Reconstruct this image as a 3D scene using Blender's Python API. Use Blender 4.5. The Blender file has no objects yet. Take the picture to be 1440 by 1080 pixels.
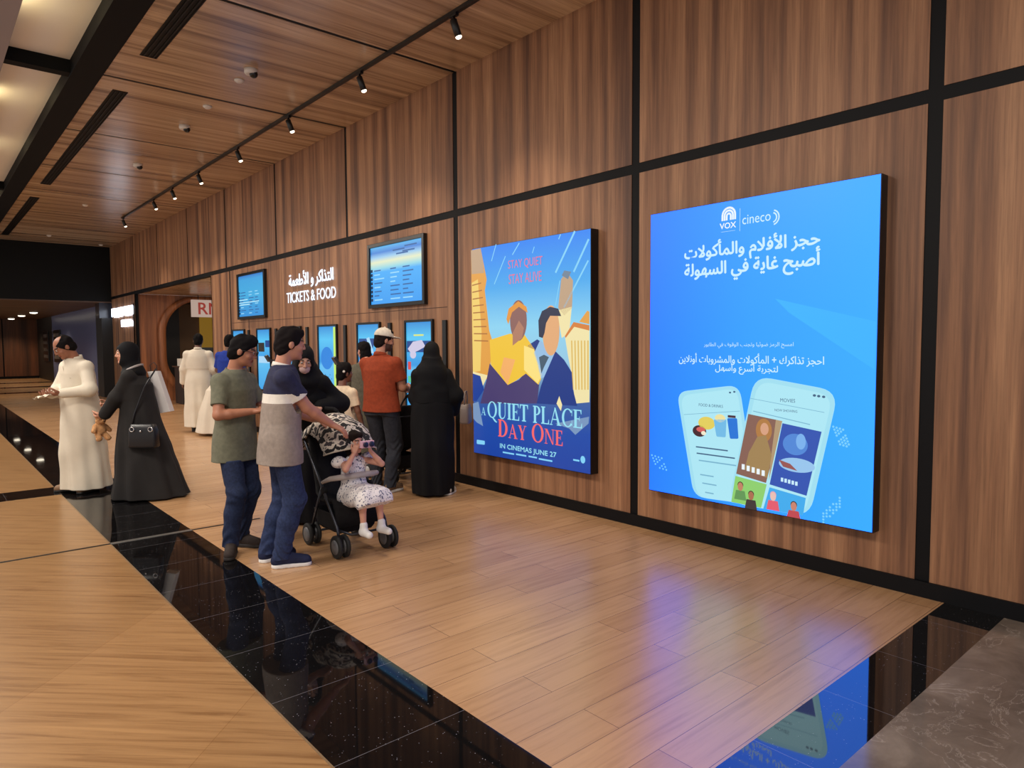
import bpy, math, random, unicodedata
import numpy as np
from mathutils import Vector, Matrix

# ------------------------------------------------------------------ camera, world, lights, exposure
scene = bpy.context.scene
COL = scene.collection
CAM_H = 1.6
YAW, PITCH, ROLL, FPX = 0.713018832, -0.0585659489, 0.00570424297, 970.304


def make_camera():
    cam = bpy.data.cameras.new('camera')
    cam.sensor_fit = 'HORIZONTAL'
    cam.sensor_width = 36.0
    cam.lens = 36.0 * FPX / 1440.0
    cam.clip_start = 0.05
    cam.clip_end = 200
    f = np.array([math.sin(YAW) * math.cos(PITCH), math.cos(YAW) * math.cos(PITCH), math.sin(PITCH)])
    r = np.array([math.cos(YAW), -math.sin(YAW), 0.0])
    d = np.cross(f, r)
    c, s = math.cos(ROLL), math.sin(ROLL)
    r, d = c * r + s * d, -s * r + c * d
    o = bpy.data.objects.new('camera', cam)
    COL.objects.link(o)
    o.matrix_world = Matrix(((r[0], -d[0], -f[0], 0), (r[1], -d[1], -f[1], 0), (r[2], -d[2], -f[2], CAM_H), (0, 0, 0, 1)))
    scene.camera = o


make_camera()
vs = scene.view_settings
scene.display_settings.display_device = 'sRGB'
vs.view_transform = 'Standard'
vs.look = 'None'
vs.exposure = 0.0
vs.gamma = 1.0
vs.use_curve_mapping = False
scene.cycles.max_bounces = 6
scene.cycles.use_denoising = True
scene.cycles.sample_clamp_indirect = 4.0

world = bpy.data.worlds.new('world')
scene.world = world
world.use_nodes = True
bg = world.node_tree.nodes['Background']
bg.inputs[0].default_value = (1.0, 0.95, 0.90, 1)
bg.inputs[1].default_value = 0.70


def lamp(name, kind, loc, power, color, aim=None, size=0.5, angle=60, blend=0.6, sizey=None):
    L = bpy.data.lights.new(name, kind)
    L.energy = power
    L.color = color
    if kind == 'AREA':
        L.shape = 'RECTANGLE'
        L.size = size
        L.size_y = sizey or size
    else:
        L.shadow_soft_size = size
    if kind == 'SPOT':
        L.spot_size = math.radians(angle)
        L.spot_blend = blend
    o = bpy.data.objects.new(name, L)
    COL.objects.link(o)
    o.location = loc
    if aim is not None:
        o.rotation_euler = (Vector(aim) - Vector(loc)).to_track_quat('-Z', 'Y').to_euler()
    return o


WARM = (1.0, 0.80, 0.56)
# mall downlights in the ceiling of the concourse on the open side
for i, yy in enumerate((0.5, 5.0, 9.5, 14.0, 19.0)):
    lamp('concourse_downlight', 'AREA', (-0.9, yy, 4.60), 190, (1.0, 0.91, 0.80), (-0.7, yy, 0), size=1.4, sizey=1.4)
# ------------------------------------------------------------------ sizes of the place, worked out from image coordinates
D = 4.719            # wall plane x
H = 4.647            # ceiling height
SPOT_Y = (5.26, 7.03, 8.96, 10.87, 12.79, 14.41, 15.76, 18.50)
TRACK_X = 3.87

# ------------------------------------------------------------------ materials


def srgb(r, g, b):
    def f(c):
        c = c / 255.0
        return c / 12.92 if c <= 0.04045 else ((c + 0.055) / 1.055) ** 2.4
    return (f(r), f(g), f(b), 1.0)


_M = {}


def mat(name, rgb, rough=0.6, metal=0.0, emit=0.0, spec=0.5, coat=0.0, sheen=0.0):
    if name in _M:
        return _M[name]
    m = bpy.data.materials.new(name)
    m.use_nodes = True
    b = m.node_tree.nodes['Principled BSDF']
    c = srgb(*rgb)
    b.inputs['Base Color'].default_value = c
    b.inputs['Roughness'].default_value = rough
    b.inputs['Metallic'].default_value = metal
    b.inputs['Specular IOR Level'].default_value = spec
    if coat:
        b.inputs['Coat Weight'].default_value = coat
    if emit:
        b.inputs['Emission Color'].default_value = c
        b.inputs['Emission Strength'].default_value = emit
        b.inputs['Base Color'].default_value = (0, 0, 0, 1)
    _M[name] = m
    return m


def N(m, kind, **kw):
    n = m.node_tree.nodes.new(kind)
    for k, v in kw.items():
        setattr(n, k, v)
    return n


def ramp(m, stops, interp='LINEAR'):
    n = N(m, 'ShaderNodeValToRGB')
    cr = n.color_ramp
    cr.interpolation = interp
    while len(cr.elements) < len(stops):
        cr.elements.new(0.5)
    for e, (p, c) in zip(cr.elements, stops):
        e.position = p
        e.color = srgb(*c)
    return n


def coords(m, scale, rot=(0, 0, 0), loc=(0, 0, 0), kind='Object'):
    t = N(m, 'ShaderNodeTexCoord')
    mp = N(m, 'ShaderNodeMapping')
    mp.inputs['Scale'].default_value = scale
    mp.inputs['Rotation'].default_value = rot
    mp.inputs['Location'].default_value = loc
    m.node_tree.links.new(t.outputs[kind], mp.inputs['Vector'])
    return mp


def turned(m, scale, ang):
    """object coordinates turned about z first, then stretched"""
    a = coords(m, (1, 1, 1), rot=(0, 0, ang))
    mp = N(m, 'ShaderNodeMapping')
    mp.inputs['Scale'].default_value = scale
    m.node_tree.links.new(a.outputs[0], mp.inputs['Vector'])
    return mp


def noise(m, vec, scale, detail=4, rough=0.55, dist=0.0):
    n = N(m, 'ShaderNodeTexNoise')
    n.inputs['Scale'].default_value = scale
    n.inputs['Detail'].default_value = detail
    n.inputs['Roughness'].default_value = rough
    n.inputs['Distortion'].default_value = dist
    m.node_tree.links.new(vec.outputs[0], n.inputs['Vector'])
    return n


def mixc(m, a, b, fac, mode='MIX'):
    n = N(m, 'ShaderNodeMix', data_type='RGBA', blend_type=mode)
    if isinstance(fac, (int, float)):
        n.inputs['Factor'].default_value = fac
    else:
        m.node_tree.links.new(fac, n.inputs['Factor'])
    for s, v in (('A', a), ('B', b)):
        sock = [i for i in n.inputs if i.name == s and i.type == 'RGBA'][0]
        if isinstance(v, tuple):
            sock.default_value = v
        else:
            m.node_tree.links.new(v, sock)
    return [o for o in n.outputs if o.type == 'RGBA'][0]


def wood(name, grain, tone, light, mid, dark, rough=0.5, fine=1.0, coat=0.0):
    """Wood laminate: grain runs along the axis whose 'grain' scale is small; 'tone' sets the wide light and dark bands."""
    if name in _M:
        return _M[name]
    m = mat(name, mid, rough, coat=coat)
    b = m.node_tree.nodes['Principled BSDF']
    lk = m.node_tree.links.new
    t = noise(m, coords(m, tone), 1.0, 3, 0.6)
    r1 = ramp(m, [(0.32, dark), (0.48, mid), (0.66, light)])
    lk(t.outputs['Fac'], r1.inputs[0])
    g = noise(m, coords(m, grain), 1.0 * fine, 6, 0.65, 0.4)
    r2 = ramp(m, [(0.30, (176, 172, 168)), (0.52, (216, 214, 212)), (0.70, (238, 235, 231))])
    lk(g.outputs['Fac'], r2.inputs[0])
    c = mixc(m, r1.outputs[0], r2.outputs[0], 0.85, 'MULTIPLY')
    lk(c, b.inputs['Base Color'])
    return m


M_WALL = wood('wall_wood', (1, 70, 2.2), (1, 7.0, 0.20), (196, 146, 108), (160, 113, 82), (112, 76, 58), 0.48)
M_CEIL = wood('ceiling_wood', (1.6, 70, 1), (0.20, 7.0, 1), (240, 206, 166), (208, 172, 134), (146, 112, 84), 0.27)
M_CEIL.node_tree.nodes['Principled BSDF'].inputs['IOR'].default_value = 2.0
M_SIDE = wood('side_wood', (55, 1, 1.6), (6.5, 1, 0.16), (190, 120, 74), (150, 92, 58), (112, 66, 44), 0.5)
M_DWOOD = wood('dark_wood', (40, 1, 1.2), (2.5, 1, 0.15), (150, 92, 60), (112, 70, 48), (72, 46, 36), 0.45)
M_BLACK = mat('black_trim', (7, 7, 11), 0.55, spec=0.2)
M_SOFT = mat('black_soffit', (7, 7, 9), 0.7, spec=0.15)


def floor_plank():
    m = mat('plank_floor', (190, 140, 100), 0.3)
    b = m.node_tree.nodes['Principled BSDF']
    lk = m.node_tree.links.new
    mp = coords(m, (1, 1, 1), loc=(0.25, -0.0175, 0))
    br = N(m, 'ShaderNodeTexBrick')
    br.offset = 0.37
    br.squash = 1.0
    br.inputs['Scale'].default_value = 1.0
    br.inputs['Brick Width'].default_value = 1.2
    br.inputs['Row Height'].default_value = 0.2
    br.inputs['Mortar Size'].default_value = 0.0016
    br.inputs['Mortar Smooth'].default_value = 0.2
    br.inputs['Bias'].default_value = 0.0
    br.inputs['Color1'].default_value = srgb(202, 160, 118)
    br.inputs['Color2'].default_value = srgb(188, 146, 105)
    br.inputs['Mortar'].default_value = srgb(104, 74, 52)
    lk(mp.outputs[0], br.inputs['Vector'])
    g = noise(m, coords(m, (1.1, 17, 1)), 1.5, 7, 0.62, 0.6)
    r2 = ramp(m, [(0.3, (212, 204, 196)), (0.5, (240, 237, 233)), (0.72, (252, 250, 247))])
    lk(g.outputs['Fac'], r2.inputs[0])
    c = mixc(m, br.outputs['Color'], r2.outputs[0], 0.9, 'MULTIPLY')
    lk(c, b.inputs['Base Color'])
    b.inputs['IOR'].default_value = 2.0
    b.inputs['Roughness'].default_value = 0.27
    return m


def floor_tile():
    m = mat('streaked_tile_floor', (200, 150, 95), 0.28)
    b = m.node_tree.nodes['Principled BSDF']
    lk = m.node_tree.links.new
    # tiles lie at 45 degrees: along the grain (1,-1), rows along (1,1)
    mp = coords(m, (1, 1, 1), rot=(0, 0, math.radians(45)), loc=(0.374, 5.2, 0))
    br = N(m, 'ShaderNodeTexBrick')
    br.offset = 0.0
    br.inputs['Scale'].default_value = 1.0
    br.inputs['Brick Width'].default_value = 1.04
    br.inputs['Row Height'].default_value = 10.4
    br.inputs['Mortar Size'].default_value = 0.0018
    br.inputs['Mortar Smooth'].default_value = 0.2
    br.inputs['Color1'].default_value = srgb(172, 134, 92)
    br.inputs['Color2'].default_value = srgb(164, 127, 86)
    br.inputs['Mortar'].default_value = srgb(150, 110, 70)
    lk(mp.outputs[0], br.inputs['Vector'])
    g = noise(m, turned(m, (0.9, 21, 1), math.radians(45)), 1.4, 7, 0.66, 0.7)
    r2 = ramp(m, [(0.28, (176, 158, 140)), (0.5, (226, 220, 212)), (0.74, (252, 248, 240))])
    lk(g.outputs['Fac'], r2.inputs[0])
    c = mixc(m, br.outputs['Color'], r2.outputs[0], 0.95, 'MULTIPLY')
    lk(c, b.inputs['Base Color'])
    return m


def granite(name, joint_axis, ior):
    m = mat(name, (16, 15, 16), 0.03)
    b = m.node_tree.nodes['Principled BSDF']
    b.inputs['IOR'].default_value = ior
    lk = m.node_tree.links.new
    v = N(m, 'ShaderNodeTexVoronoi')
    v.inputs['Scale'].default_value = 55
    lk(coords(m, (1, 1, 1)).outputs[0], v.inputs['Vector'])
    r = ramp(m, [(0.0, (225, 225, 235)), (0.09, (90, 90, 100)), (0.14, (17, 16, 17)), (1.0, (13, 12, 13))])
    lk(v.outputs['Distance'], r.inputs[0])
    n2 = noise(m, coords(m, (1, 1, 1)), 9, 2)
    r3 = ramp(m, [(0.46, (12, 11, 12)), (0.56, (255, 255, 255))])
    lk(n2.outputs['Fac'], r3.inputs[0])
    c = mixc(m, srgb(14, 13, 14), r.outputs[0], r3.outputs[0])
    # tile joints
    mp = coords(m, (1, 1, 1), loc=(0, -0.53, 0) if joint_axis == 'Y' else (-0.05, 0, 0))
    w = N(m, 'ShaderNodeSeparateXYZ')
    lk(mp.outputs[0], w.inputs[0])
    md = N(m, 'ShaderNodeMath', operation='PINGPONG')
    md.inputs[1].default_value = 0.305
    lk(w.outputs[joint_axis], md.inputs[0])
    lt = N(m, 'ShaderNodeMath', operation='LESS_THAN')
    lt.inputs[1].default_value = 0.0018
    lk(md.outputs[0], lt.inputs[0])
    c2 = mixc(m, c, srgb(92, 90, 96), lt.outputs[0])
    lk(c2, b.inputs['Base Color'])
    return m


def marble():
    m = mat('grey_marble_floor', (120, 108, 98), 0.12)
    b = m.node_tree.nodes['Principled BSDF']
    lk = m.node_tree.links.new
    n1 = noise(m, coords(m, (1, 1, 1)), 3.0, 8, 0.6, 0.5)
    r1 = ramp(m, [(0.3, (92, 82, 74)), (0.55, (122, 110, 100)), (0.75, (150, 138, 126))])
    lk(n1.outputs['Fac'], r1.inputs[0])
    n2 = noise(m, coords(m, (1, 1, 1)), 2.6, 7, 0.62, 1.2)
    ab = N(m, 'ShaderNodeMath', operation='SUBTRACT')
    ab.inputs[1].default_value = 0.5
    lk(n2.outputs['Fac'], ab.inputs[0])
    aa = N(m, 'ShaderNodeMath', operation='ABSOLUTE')
    lk(ab.outputs[0], aa.inputs[0])
    r2 = ramp(m, [(0.0, (210, 202, 192)), (0.004, (150, 140, 130)), (0.010, (0, 0, 0))])
    lk(aa.outputs[0], r2.inputs[0])
    c = mixc(m, r1.outputs[0], r2.outputs[0], 0.28, 'SCREEN')
    lk(c, b.inputs['Base Color'])
    return m


M_PLANK = floor_plank()
M_TILE = floor_tile()
M_GRAN = granite('black_granite', 'Y', 1.32)
M_GRANX = granite('black_granite_cross', 'X', 2.1)
M_MARB = marble()
M_CREAM = mat('cream_cove', (232, 226, 216), 0.7)
M_GREYP = mat('grey_plaster', (150, 140, 140), 0.8)

# ------------------------------------------------------------------ mesh helpers


class MB:
    """Collects shapes and links them as one mesh object."""

    def __init__(self):
        self.v, self.f, self.mi, self.sm = [], [], [], []

    def add(self, verts, faces, mi=0, smooth=False):
        o = len(self.v)
        self.v += [tuple(p) for p in verts]
        for f in faces:
            self.f.append([i + o for i in f])
            self.mi.append(mi)
            self.sm.append(smooth)

    def box(self, x0, x1, y0, y1, z0, z1, mi=0):
        v = [(x, y, z) for x in (x0, x1) for y in (y0, y1) for z in (z0, z1)]
        self.add(v, [(0, 1, 3, 2), (4, 6, 7, 5), (0, 4, 5, 1), (2, 3, 7, 6), (0, 2, 6, 4), (1, 5, 7, 3)], mi)

    def obox(self, c, ax, ay, az, mi=0):
        """box at c with half axes as vectors"""
        c, ax, ay, az = (np.array(q, float) for q in (c, ax, ay, az))
        v = [c + i * ax + j * ay + k * az for i in (-1, 1) for j in (-1, 1) for k in (-1, 1)]
        self.add(v, [(0, 1, 3, 2), (4, 6, 7, 5), (0, 4, 5, 1), (2, 3, 7, 6), (0, 2, 6, 4), (1, 5, 7, 3)], mi)

    def tube(self, pts, r, n=10, mi=0, closed=False):
        pts = [np.array(p, float) for p in pts]
        rs = r if isinstance(r, (list, tuple)) else [r] * len(pts)
        L = len(pts)
        ref = np.array((0.1, 0.2, 1.0))
        vv = []
        for i, p in enumerate(pts):
            a = pts[(i - 1) % L] if (closed or i > 0) else p
            b = pts[(i + 1) % L] if (closed or i < L - 1) else p
            t = b - a
            t /= max(np.linalg.norm(t), 1e-9)
            u = ref - t * (ref @ t)
            if np.linalg.norm(u) < 1e-3:
                u = np.array((1.0, 0, 0)) - t * t[0]
            u /= np.linalg.norm(u)
            ref = u
            w = np.cross(t, u)
            for k in range(n):
                q = 2 * math.pi * k / n
                vv.append(p + rs[i] * (math.cos(q) * u + math.sin(q) * w))
        ff = []
        for i in range(L if closed else L - 1):
            j = (i + 1) % L
            for k in range(n):
                ff.append((i * n + k, i * n + (k + 1) % n, j * n + (k + 1) % n, j * n + k))
        if not closed:
            ff.append(tuple(range(n - 1, -1, -1)))
            ff.append(tuple(range((L - 1) * n, L * n)))
        self.add(vv, ff, mi, True)

    def lathe(self, c, axis, prof, n=24, mi=0):
        """prof: (distance along axis, radius)"""
        c, a = np.array(c, float), np.array(axis, float)
        a /= np.linalg.norm(a)
        u = np.cross(a, (0, 0, 1.0) if abs(a[2]) < 0.9 else (1.0, 0, 0))
        u /= np.linalg.norm(u)
        w = np.cross(a, u)
        vv, ff = [], []
        for t, r in prof:
            for k in range(n):
                q = 2 * math.pi * k / n
                vv.append(c + a * t + r * (math.cos(q) * u + math.sin(q) * w))
        for i in range(len(prof) - 1):
            for k in range(n):
                ff.append((i * n + k, i * n + (k + 1) % n, (i + 1) * n + (k + 1) % n, (i + 1) * n + k))
        ff.append(tuple(range(n - 1, -1, -1)))
        ff.append(tuple(range((len(prof) - 1) * n, len(prof) * n)))
        self.add(vv, ff, mi, True)

    def build(self, name, mats, parent=None, bevel=0.0):
        me = bpy.data.meshes.new(name)
        me.from_pydata([tuple(map(float, p)) for p in self.v], [], self.f)
        for m in (mats if isinstance(mats, (list, tuple)) else [mats]):
            me.materials.append(m)
        me.polygons.foreach_set('material_index', self.mi)
        me.polygons.foreach_set('use_smooth', self.sm)
        me.update()
        o = bpy.data.objects.new(name, me)
        COL.objects.link(o)
        if parent is not None:
            o.parent = parent
        if bevel:
            b = o.modifiers.new('edge', 'BEVEL')
            b.width = bevel
            b.segments = 2
            b.limit_method = 'ANGLE'
        return o


def thing(name, label, cat, loc=(0, 0, 0), rotz=0.0, group=None):
    o = bpy.data.objects.new(name, None)
    o.empty_display_size = 0.1
    COL.objects.link(o)
    o.location = loc
    o.rotation_euler = (0, 0, rotz)
    return tag(o, label, cat, group)


def tag(o, label, cat, group=None):
    o['label'] = label
    o['category'] = cat
    if group:
        o['group'] = group
    return o


def struct(o):
    o['kind'] = 'structure'
    return o


def copy_tree(o, parent=None):
    c = o.copy()
    COL.objects.link(c)
    if parent is not None:
        c.parent = parent
    for ch in list(o.children):
        copy_tree(ch, c)
    return c


# ------------------------------------------------------------------ the setting
YJ = (1.5375, 3.83, 6.42, 9.02, 11.55, 14.04, 16.53, 19.05, 21.57)   # upper panel joints


def panels(edges, gap, lo, hi):
    e = [lo] + list(edges) + [hi]
    return [(e[i] + (gap / 2 if i else 0), e[i + 1] - (gap / 2 if i < len(e) - 2 else 0)) for i in range(len(e) - 1)]


b = MB()
for y0, y1 in panels(YJ[:3], 0.085, -3.0, 9.02 - 0.03):
    b.box(D, D + 0.03, y0, y1, 3.125, H)
for y0, y1 in panels(YJ[4:], 0.06, 9.02 + 0.03, 24.5):
    b.box(D, D + 0.03, y0, y1, 3.125, H)
for y0, y1 in panels(YJ[:3], 0.085, -3.0, 13.83):
    b.box(D, D + 0.03, y0, y1, 0.1, 3.04)
b.box(D, D + 0.03, 13.90, 15.0, 0.1, 3.04)
b.box(D, D + 0.03, 21.6, 24.5, 0.1, 3.04)
struct(b.build('wall_right', M_WALL))

b = MB()     # black backing seen as the strips between the panels
b.box(D + 0.006, D + 0.10, -3.0, 15.0, 0.0, H)
b.box(D + 0.006, D + 0.10, 15.0, 21.6, 3.04, H)
b.box(D + 0.006, D + 0.10, 21.6, 24.5, 0.0, H)
struct(b.build('trim_1', M_BLACK))
b = MB()
b.box(D - 0.018, D + 0.004, -3.0, 15.0, 0.0, 0.1)
b.box(D - 0.018, D + 0.004, 21.6, 24.5, 0.0, 0.1)
struct(b.build('baseboard_right', M_BLACK))
b = MB()     # hairline seam over the kiosks
b.box(D - 0.0015, D + 0.002, 6.6, 13.8, 2.026, 2.034)
struct(b.build('trim_2', mat('seam', (70, 45, 34), 0.7)))

b = MB()
for y0, y1 in panels(YJ, 0.055, -3.0, 24.5):
    b.box(1.735, D + 0.1, y0, y1, H, H + 0.03)
struct(b.build('ceiling', M_CEIL))
b = MB()
b.box(1.735, D + 0.1, -3.0, 24.5, H + 0.006, H + 0.1)
struct(b.build('trim_3', M_BLACK))
b = MB()
b.box(1.455, 1.735, -3.0, 24.5, H - 0.012, H + 0.30)
struct(b.build('trim_4', M_SOFT))
# cove with cream panels beside the black beam
b = MB()
for y0, y1 in panels((1.75, 9.29, 16.83), 0.15, -3.0, 24.5):
    b.box(-0.2, 1.455, y0, y1, 4.80, 4.83)
struct(b.build('ceiling_cove', M_CREAM))
b = MB()
for yy in (1.75, 9.29, 16.83):
    b.box(0.80, 1.455, yy - 0.075, yy + 0.075, 4.655, 4.83)
struct(b.build('trim_5', M_SOFT))
b = MB()
b.box(-6.0, 0.855, -3.0, 24.5, H, H + 0.03)
struct(b.build('ceiling_concourse', M_GREYP))
for yy in (7.75, 10.9, 13.6, 18.2, 20.5):
    lamp('cove_lamp', 'SPOT', (0.62, yy, 4.70), 32, (1.0, 0.83, 0.45), (1.10, yy + 0.1, 4.80), size=0.05, angle=150, blend=0.9)

# floors
b = MB()
b.box(1.755, D, 1.404, 42.0, -0.05, 0.0)
struct(b.build('floor_planks', M_PLANK))
b = MB()
b.box(-4.0, 1.135, 1.404, 42.0, -0.05, 0.0)
struct(b.build('floor_tiles', M_TILE))
b = MB()
b.box(1.135, 1.755, 1.404, 42.0, -0.05, 0.0)
struct(b.build('floor_granite', M_GRAN))
b = MB()
b.box(-4.0, D, 1.096, 1.404, -0.05, 0.0)
struct(b.build('floor_threshold', M_GRANX))
b = MB()
for yy in (8.77, 28.6, 32.4, 36.5):
    b.box(-4.0, 1.135 if yy < 20 else D, yy, yy + (0.51 if yy < 20 else 0.9), -0.03, 0.0015)
struct(b.build('floor_bands', M_GRANX))
b = MB()
b.box(-4.0, D, -3.0, 1.096, -0.05, 0.0)
struct(b.build('floor_marble', M_MARB))
b = MB()
b.box(-4.0, 1.135, 6.275, 6.305, -0.01, 0.002)
b.box(1.755, 2.35, 6.275, 6.305, -0.01, 0.002)
struct(b.build('trim_6', M_BLACK))
b = MB()
b.box(1.135, 1.755, 6.265, 6.315, -0.01, 0.003)
struct(b.build('trim_7', mat('steel_joint', (150, 148, 145), 0.35, 0.8)))
b = MB()
b.box(1.128, 1.137, 1.404, 42, -0.01, 0.001)
struct(b.build('trim_8', mat('edge_trim', (150, 125, 95), 0.4, 0.5)))

# far end: black fascia, low corridor behind it
b = MB()
b.box(-6.0, D + 0.1, 24.5, 24.8, 2.965, H + 0.3)
struct(b.build('wall_far', mat('black_fascia', (9, 9, 9), 0.7, spec=0.2)))
b = MB()
b.box(-6.0, D + 0.2, 24.505, 42.2, 2.94, 3.0)
struct(b.build('ceiling_corridor', wood('corridor_ceiling', (1.6, 40, 1), (0.2, 4, 1), (130, 92, 66), (104, 72, 52), (78, 54, 42), 0.5)))
b = MB()
for x0 in np.arange(-5.5, D, 2.2):
    b.box(x0 + 0.03, x0 + 2.17, 42.0, 42.1, 0.12, 2.94)
struct(b.build('wall_end', M_DWOOD))
b = MB()
b.box(-6, D + 0.2, 42.03, 42.15, 0.0, 2.94)
b.box(-6, D + 0.2, 41.98, 42.05, 0.0, 0.12)
struct(b.build('trim_9', M_BLACK))
b = MB()
b.box(D, D + 0.1, 25.4, 37.0, 0.0, 2.94, 0)
b.box(D, D + 0.1, 37.0, 42.0, 0.0, 2.94, 1)
struct(b.build('wall_corridor', [mat('glass_blue_reflection', (112, 124, 168), 0.25), mat('corridor_black', (26, 22, 20), 0.5)]))  # glass colour made paler and bluer to stand in for reflected screens
b = MB()
b.box(4.42, D + 0.1, 24.5, 25.4, 0.0, 2.46)
struct(b.build('trim_10', mat('pier_black', (8, 8, 9), 0.5)))
b = MB()
b.box(4.42, D + 0.1, 24.8, 25.4, 2.46, 2.94)
struct(b.build('trim_11', mat('pier_glass', (52, 56, 70), 0.2)))

# alcove under the upper panels: soffit, side walls, floor
b = MB()
b.box(D + 0.03, 9.5, 15.0, 21.6, 3.05, 3.10)
struct(b.build('ceiling_alcove', M_CEIL))
b = MB()
b.box(D, D + 0.6, 14.97, 15.0, 0.0, 3.05)
struct(b.build('wall_alcove', M_SIDE))
b = MB()
b.box(D, 9.5, 15.0, 25.0, -0.05, 0.0)
struct(b.build('floor_alcove', M_PLANK))
b = MB()
b.box(9.5, 9.6, 15.0, 25.0, 0, 3.1)
struct(b.build('wall_back', mat('alcove_brown', (96, 66, 48), 0.7)))


def round_rect(x0, x1, z0, z1, r, n=10):
    pts = []
    for cx, cz, a0 in ((x1 - r, z1 - r, 0), (x0 + r, z1 - r, 90), (x0 + r, z0 + r, 180), (x1 - r, z0 + r, 270)):
        for k in range(n + 1):
            a = math.radians(a0 + 90 * k / n)
            pts.append((cx + r * math.cos(a), cz + r * math.sin(a)))
    return pts


def portal():
    """side wall of the alcove with a rounded tunnel opening"""
    hole = round_rect(5.48, 8.9, 0.30, 2.90, 0.95)
    n = len(hole)
    cx, cz = 7.19, 1.6
    x0, x1, z0, z1 = D, 9.5, 0.0, 3.05
    b = MB()
    outer = []
    for x, z in hole:
        dx, dz = x - cx, z - cz
        t = min([((x1 if dx > 0 else x0) - cx) / dx if abs(dx) > 1e-6 else 1e9, ((z1 if dz > 0 else z0) - cz) / dz if abs(dz) > 1e-6 else 1e9])
        outer.append((cx + dx * t, cz + dz * t))
    v = [(x, 21.62, z) for x, z in hole] + [(x, 21.62, z) for x, z in outer]
    b.add(v, [(i, (i + 1) % n, n + (i + 1) % n, n + i) for i in range(n)])
    v = [(x, 21.62, z) for x, z in outer] + [(x, 21.8, z) for x, z in outer]
    b.add(v, [(i, n + i, n + (i + 1) % n, (i + 1) % n) for i in range(n)])
    struct(b.build('wall_portal', M_SIDE))
    # wooden lip of the tunnel
    b = MB()
    o2 = round_rect(5.30, 9.08, 0.12, 3.04, 1.10)
    v = [(x, 21.50, z) for x, z in hole] + [(x, 21.50, z) for x, z in o2] + [(x, 21.62, z) for x, z in o2] + [(x, 21.62, z) for x, z in hole]
    f = []
    for i in range(n):
        j = (i + 1) % n
        f += [(i, j, n + j, n + i), (n + i, n + j, 2 * n + j, 2 * n + i), (j, i, 3 * n + i, 3 * n + j)]
    b.add(v, f, 0, True)
    struct(b.build('trim_12', M_SIDE))
    b = MB()
    v = [(x, 21.62, z) for x, z in hole] + [(x, 23.4, z) for x, z in hole]
    b.add(v, [(i, n + i, n + (i + 1) % n, (i + 1) % n) for i in range(n)], 0, True)
    b.box(6.35, 9.2, 23.36, 23.42, 0.3, 2.9, 1)
    b.box(5.3, 6.35, 23.36, 23.42, 0.3, 2.9, 0)
    struct(b.build('wall_tunnel', [mat('tunnel_black', (24, 18, 17), 0.5), mat('tunnel_back', (120, 92, 66), 0.7)]))


portal()

# ------------------------------------------------------------------ lettering
def shape_arabic(s):
    """Joined Arabic letter forms, turned to run left to right."""
    tab = {}
    for cp in range(0xFE70, 0xFEFD):
        dec = unicodedata.decomposition(chr(cp)).split()
        if len(dec) >= 2:
            tab.setdefault(tuple(int(x, 16) for x in dec[1:]), {})[dec[0].strip('<>')] = chr(cp)
    units, i = [], 0
    while i < len(s):
        if i + 1 < len(s) and (ord(s[i]), ord(s[i + 1])) in tab and s[i] == '\u0644':
            units.append((ord(s[i]), ord(s[i + 1])))
            i += 2
            continue
        units.append((ord(s[i]),))
        i += 1
    out = []
    for k, u in enumerate(units):
        forms = tab.get(u)
        if not forms:
            out.append(''.join(chr(c) for c in u))
            continue
        pv = tab.get(units[k - 1]) if k else None
        nx = tab.get(units[k + 1]) if k + 1 < len(units) else None
        jp = bool(pv and 'initial' in pv and 'final' in forms)
        jn = bool(nx and 'final' in nx and 'initial' in forms)
        out.append(forms.get('medial' if jp and jn else 'final' if jp else 'initial' if jn else 'isolated', forms.get('isolated')))
    return ''.join(reversed(out))


_TXT = {}


def text_geo(s, bold=0.0, extrude=0.0):
    key = (s, bold, extrude)
    if key in _TXT:
        return _TXT[key]
    c = bpy.data.curves.new('lettering', 'FONT')
    c.body = s
    c.offset = bold
    c.extrude = extrude
    c.resolution_u = 3
    o = bpy.data.objects.new('lettering', c)
    COL.objects.link(o)
    dg = bpy.context.evaluated_depsgraph_get()
    me = bpy.data.meshes.new_from_object(o.evaluated_get(dg))
    v = np.array([p.co[:] for p in me.vertices])
    f = [list(p.vertices) for p in me.polygons]
    bpy.data.objects.remove(o)
    bpy.data.curves.remove(c)
    bpy.data.meshes.remove(me)
    v[:, :2] -= v[:, :2].min(0)
    _TXT[key] = (v, f, v[:, :2].max(0))
    return _TXT[key]


# plane-to-plane maps from image pixel coordinates to metres on each printed sheet
H_APP = [51.136799, 0.306348, -46.880711, 8.090406, -41.573866, 21.261873, 6.740794, -0.379769, 1.0]
H_TOP = [2.221645, -0.019981, -0.044128, 0.259202, -1.371522, 2.537339, 0.22245, -0.012533, 1.0]
H_LOW = [2.250502, -0.020241, -0.06541, 0.262569, -1.389337, 1.148838, 0.225339, -0.012695, 1.0]


def sheet(Hm, x, y):
    x, y = x / 1000.0, y / 1000.0
    w = Hm[6] * x + Hm[7] * y + Hm[8]
    return ((Hm[0] * x + Hm[1] * y + Hm[2]) / w, (Hm[3] * x + Hm[4] * y + Hm[5]) / w)


def A2(x, y):
    return sheet(H_APP, x, y)


def B1(x, y):
    return sheet(H_TOP, x, y)


def B2(x, y):
    return sheet(H_LOW, x, y)


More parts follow.
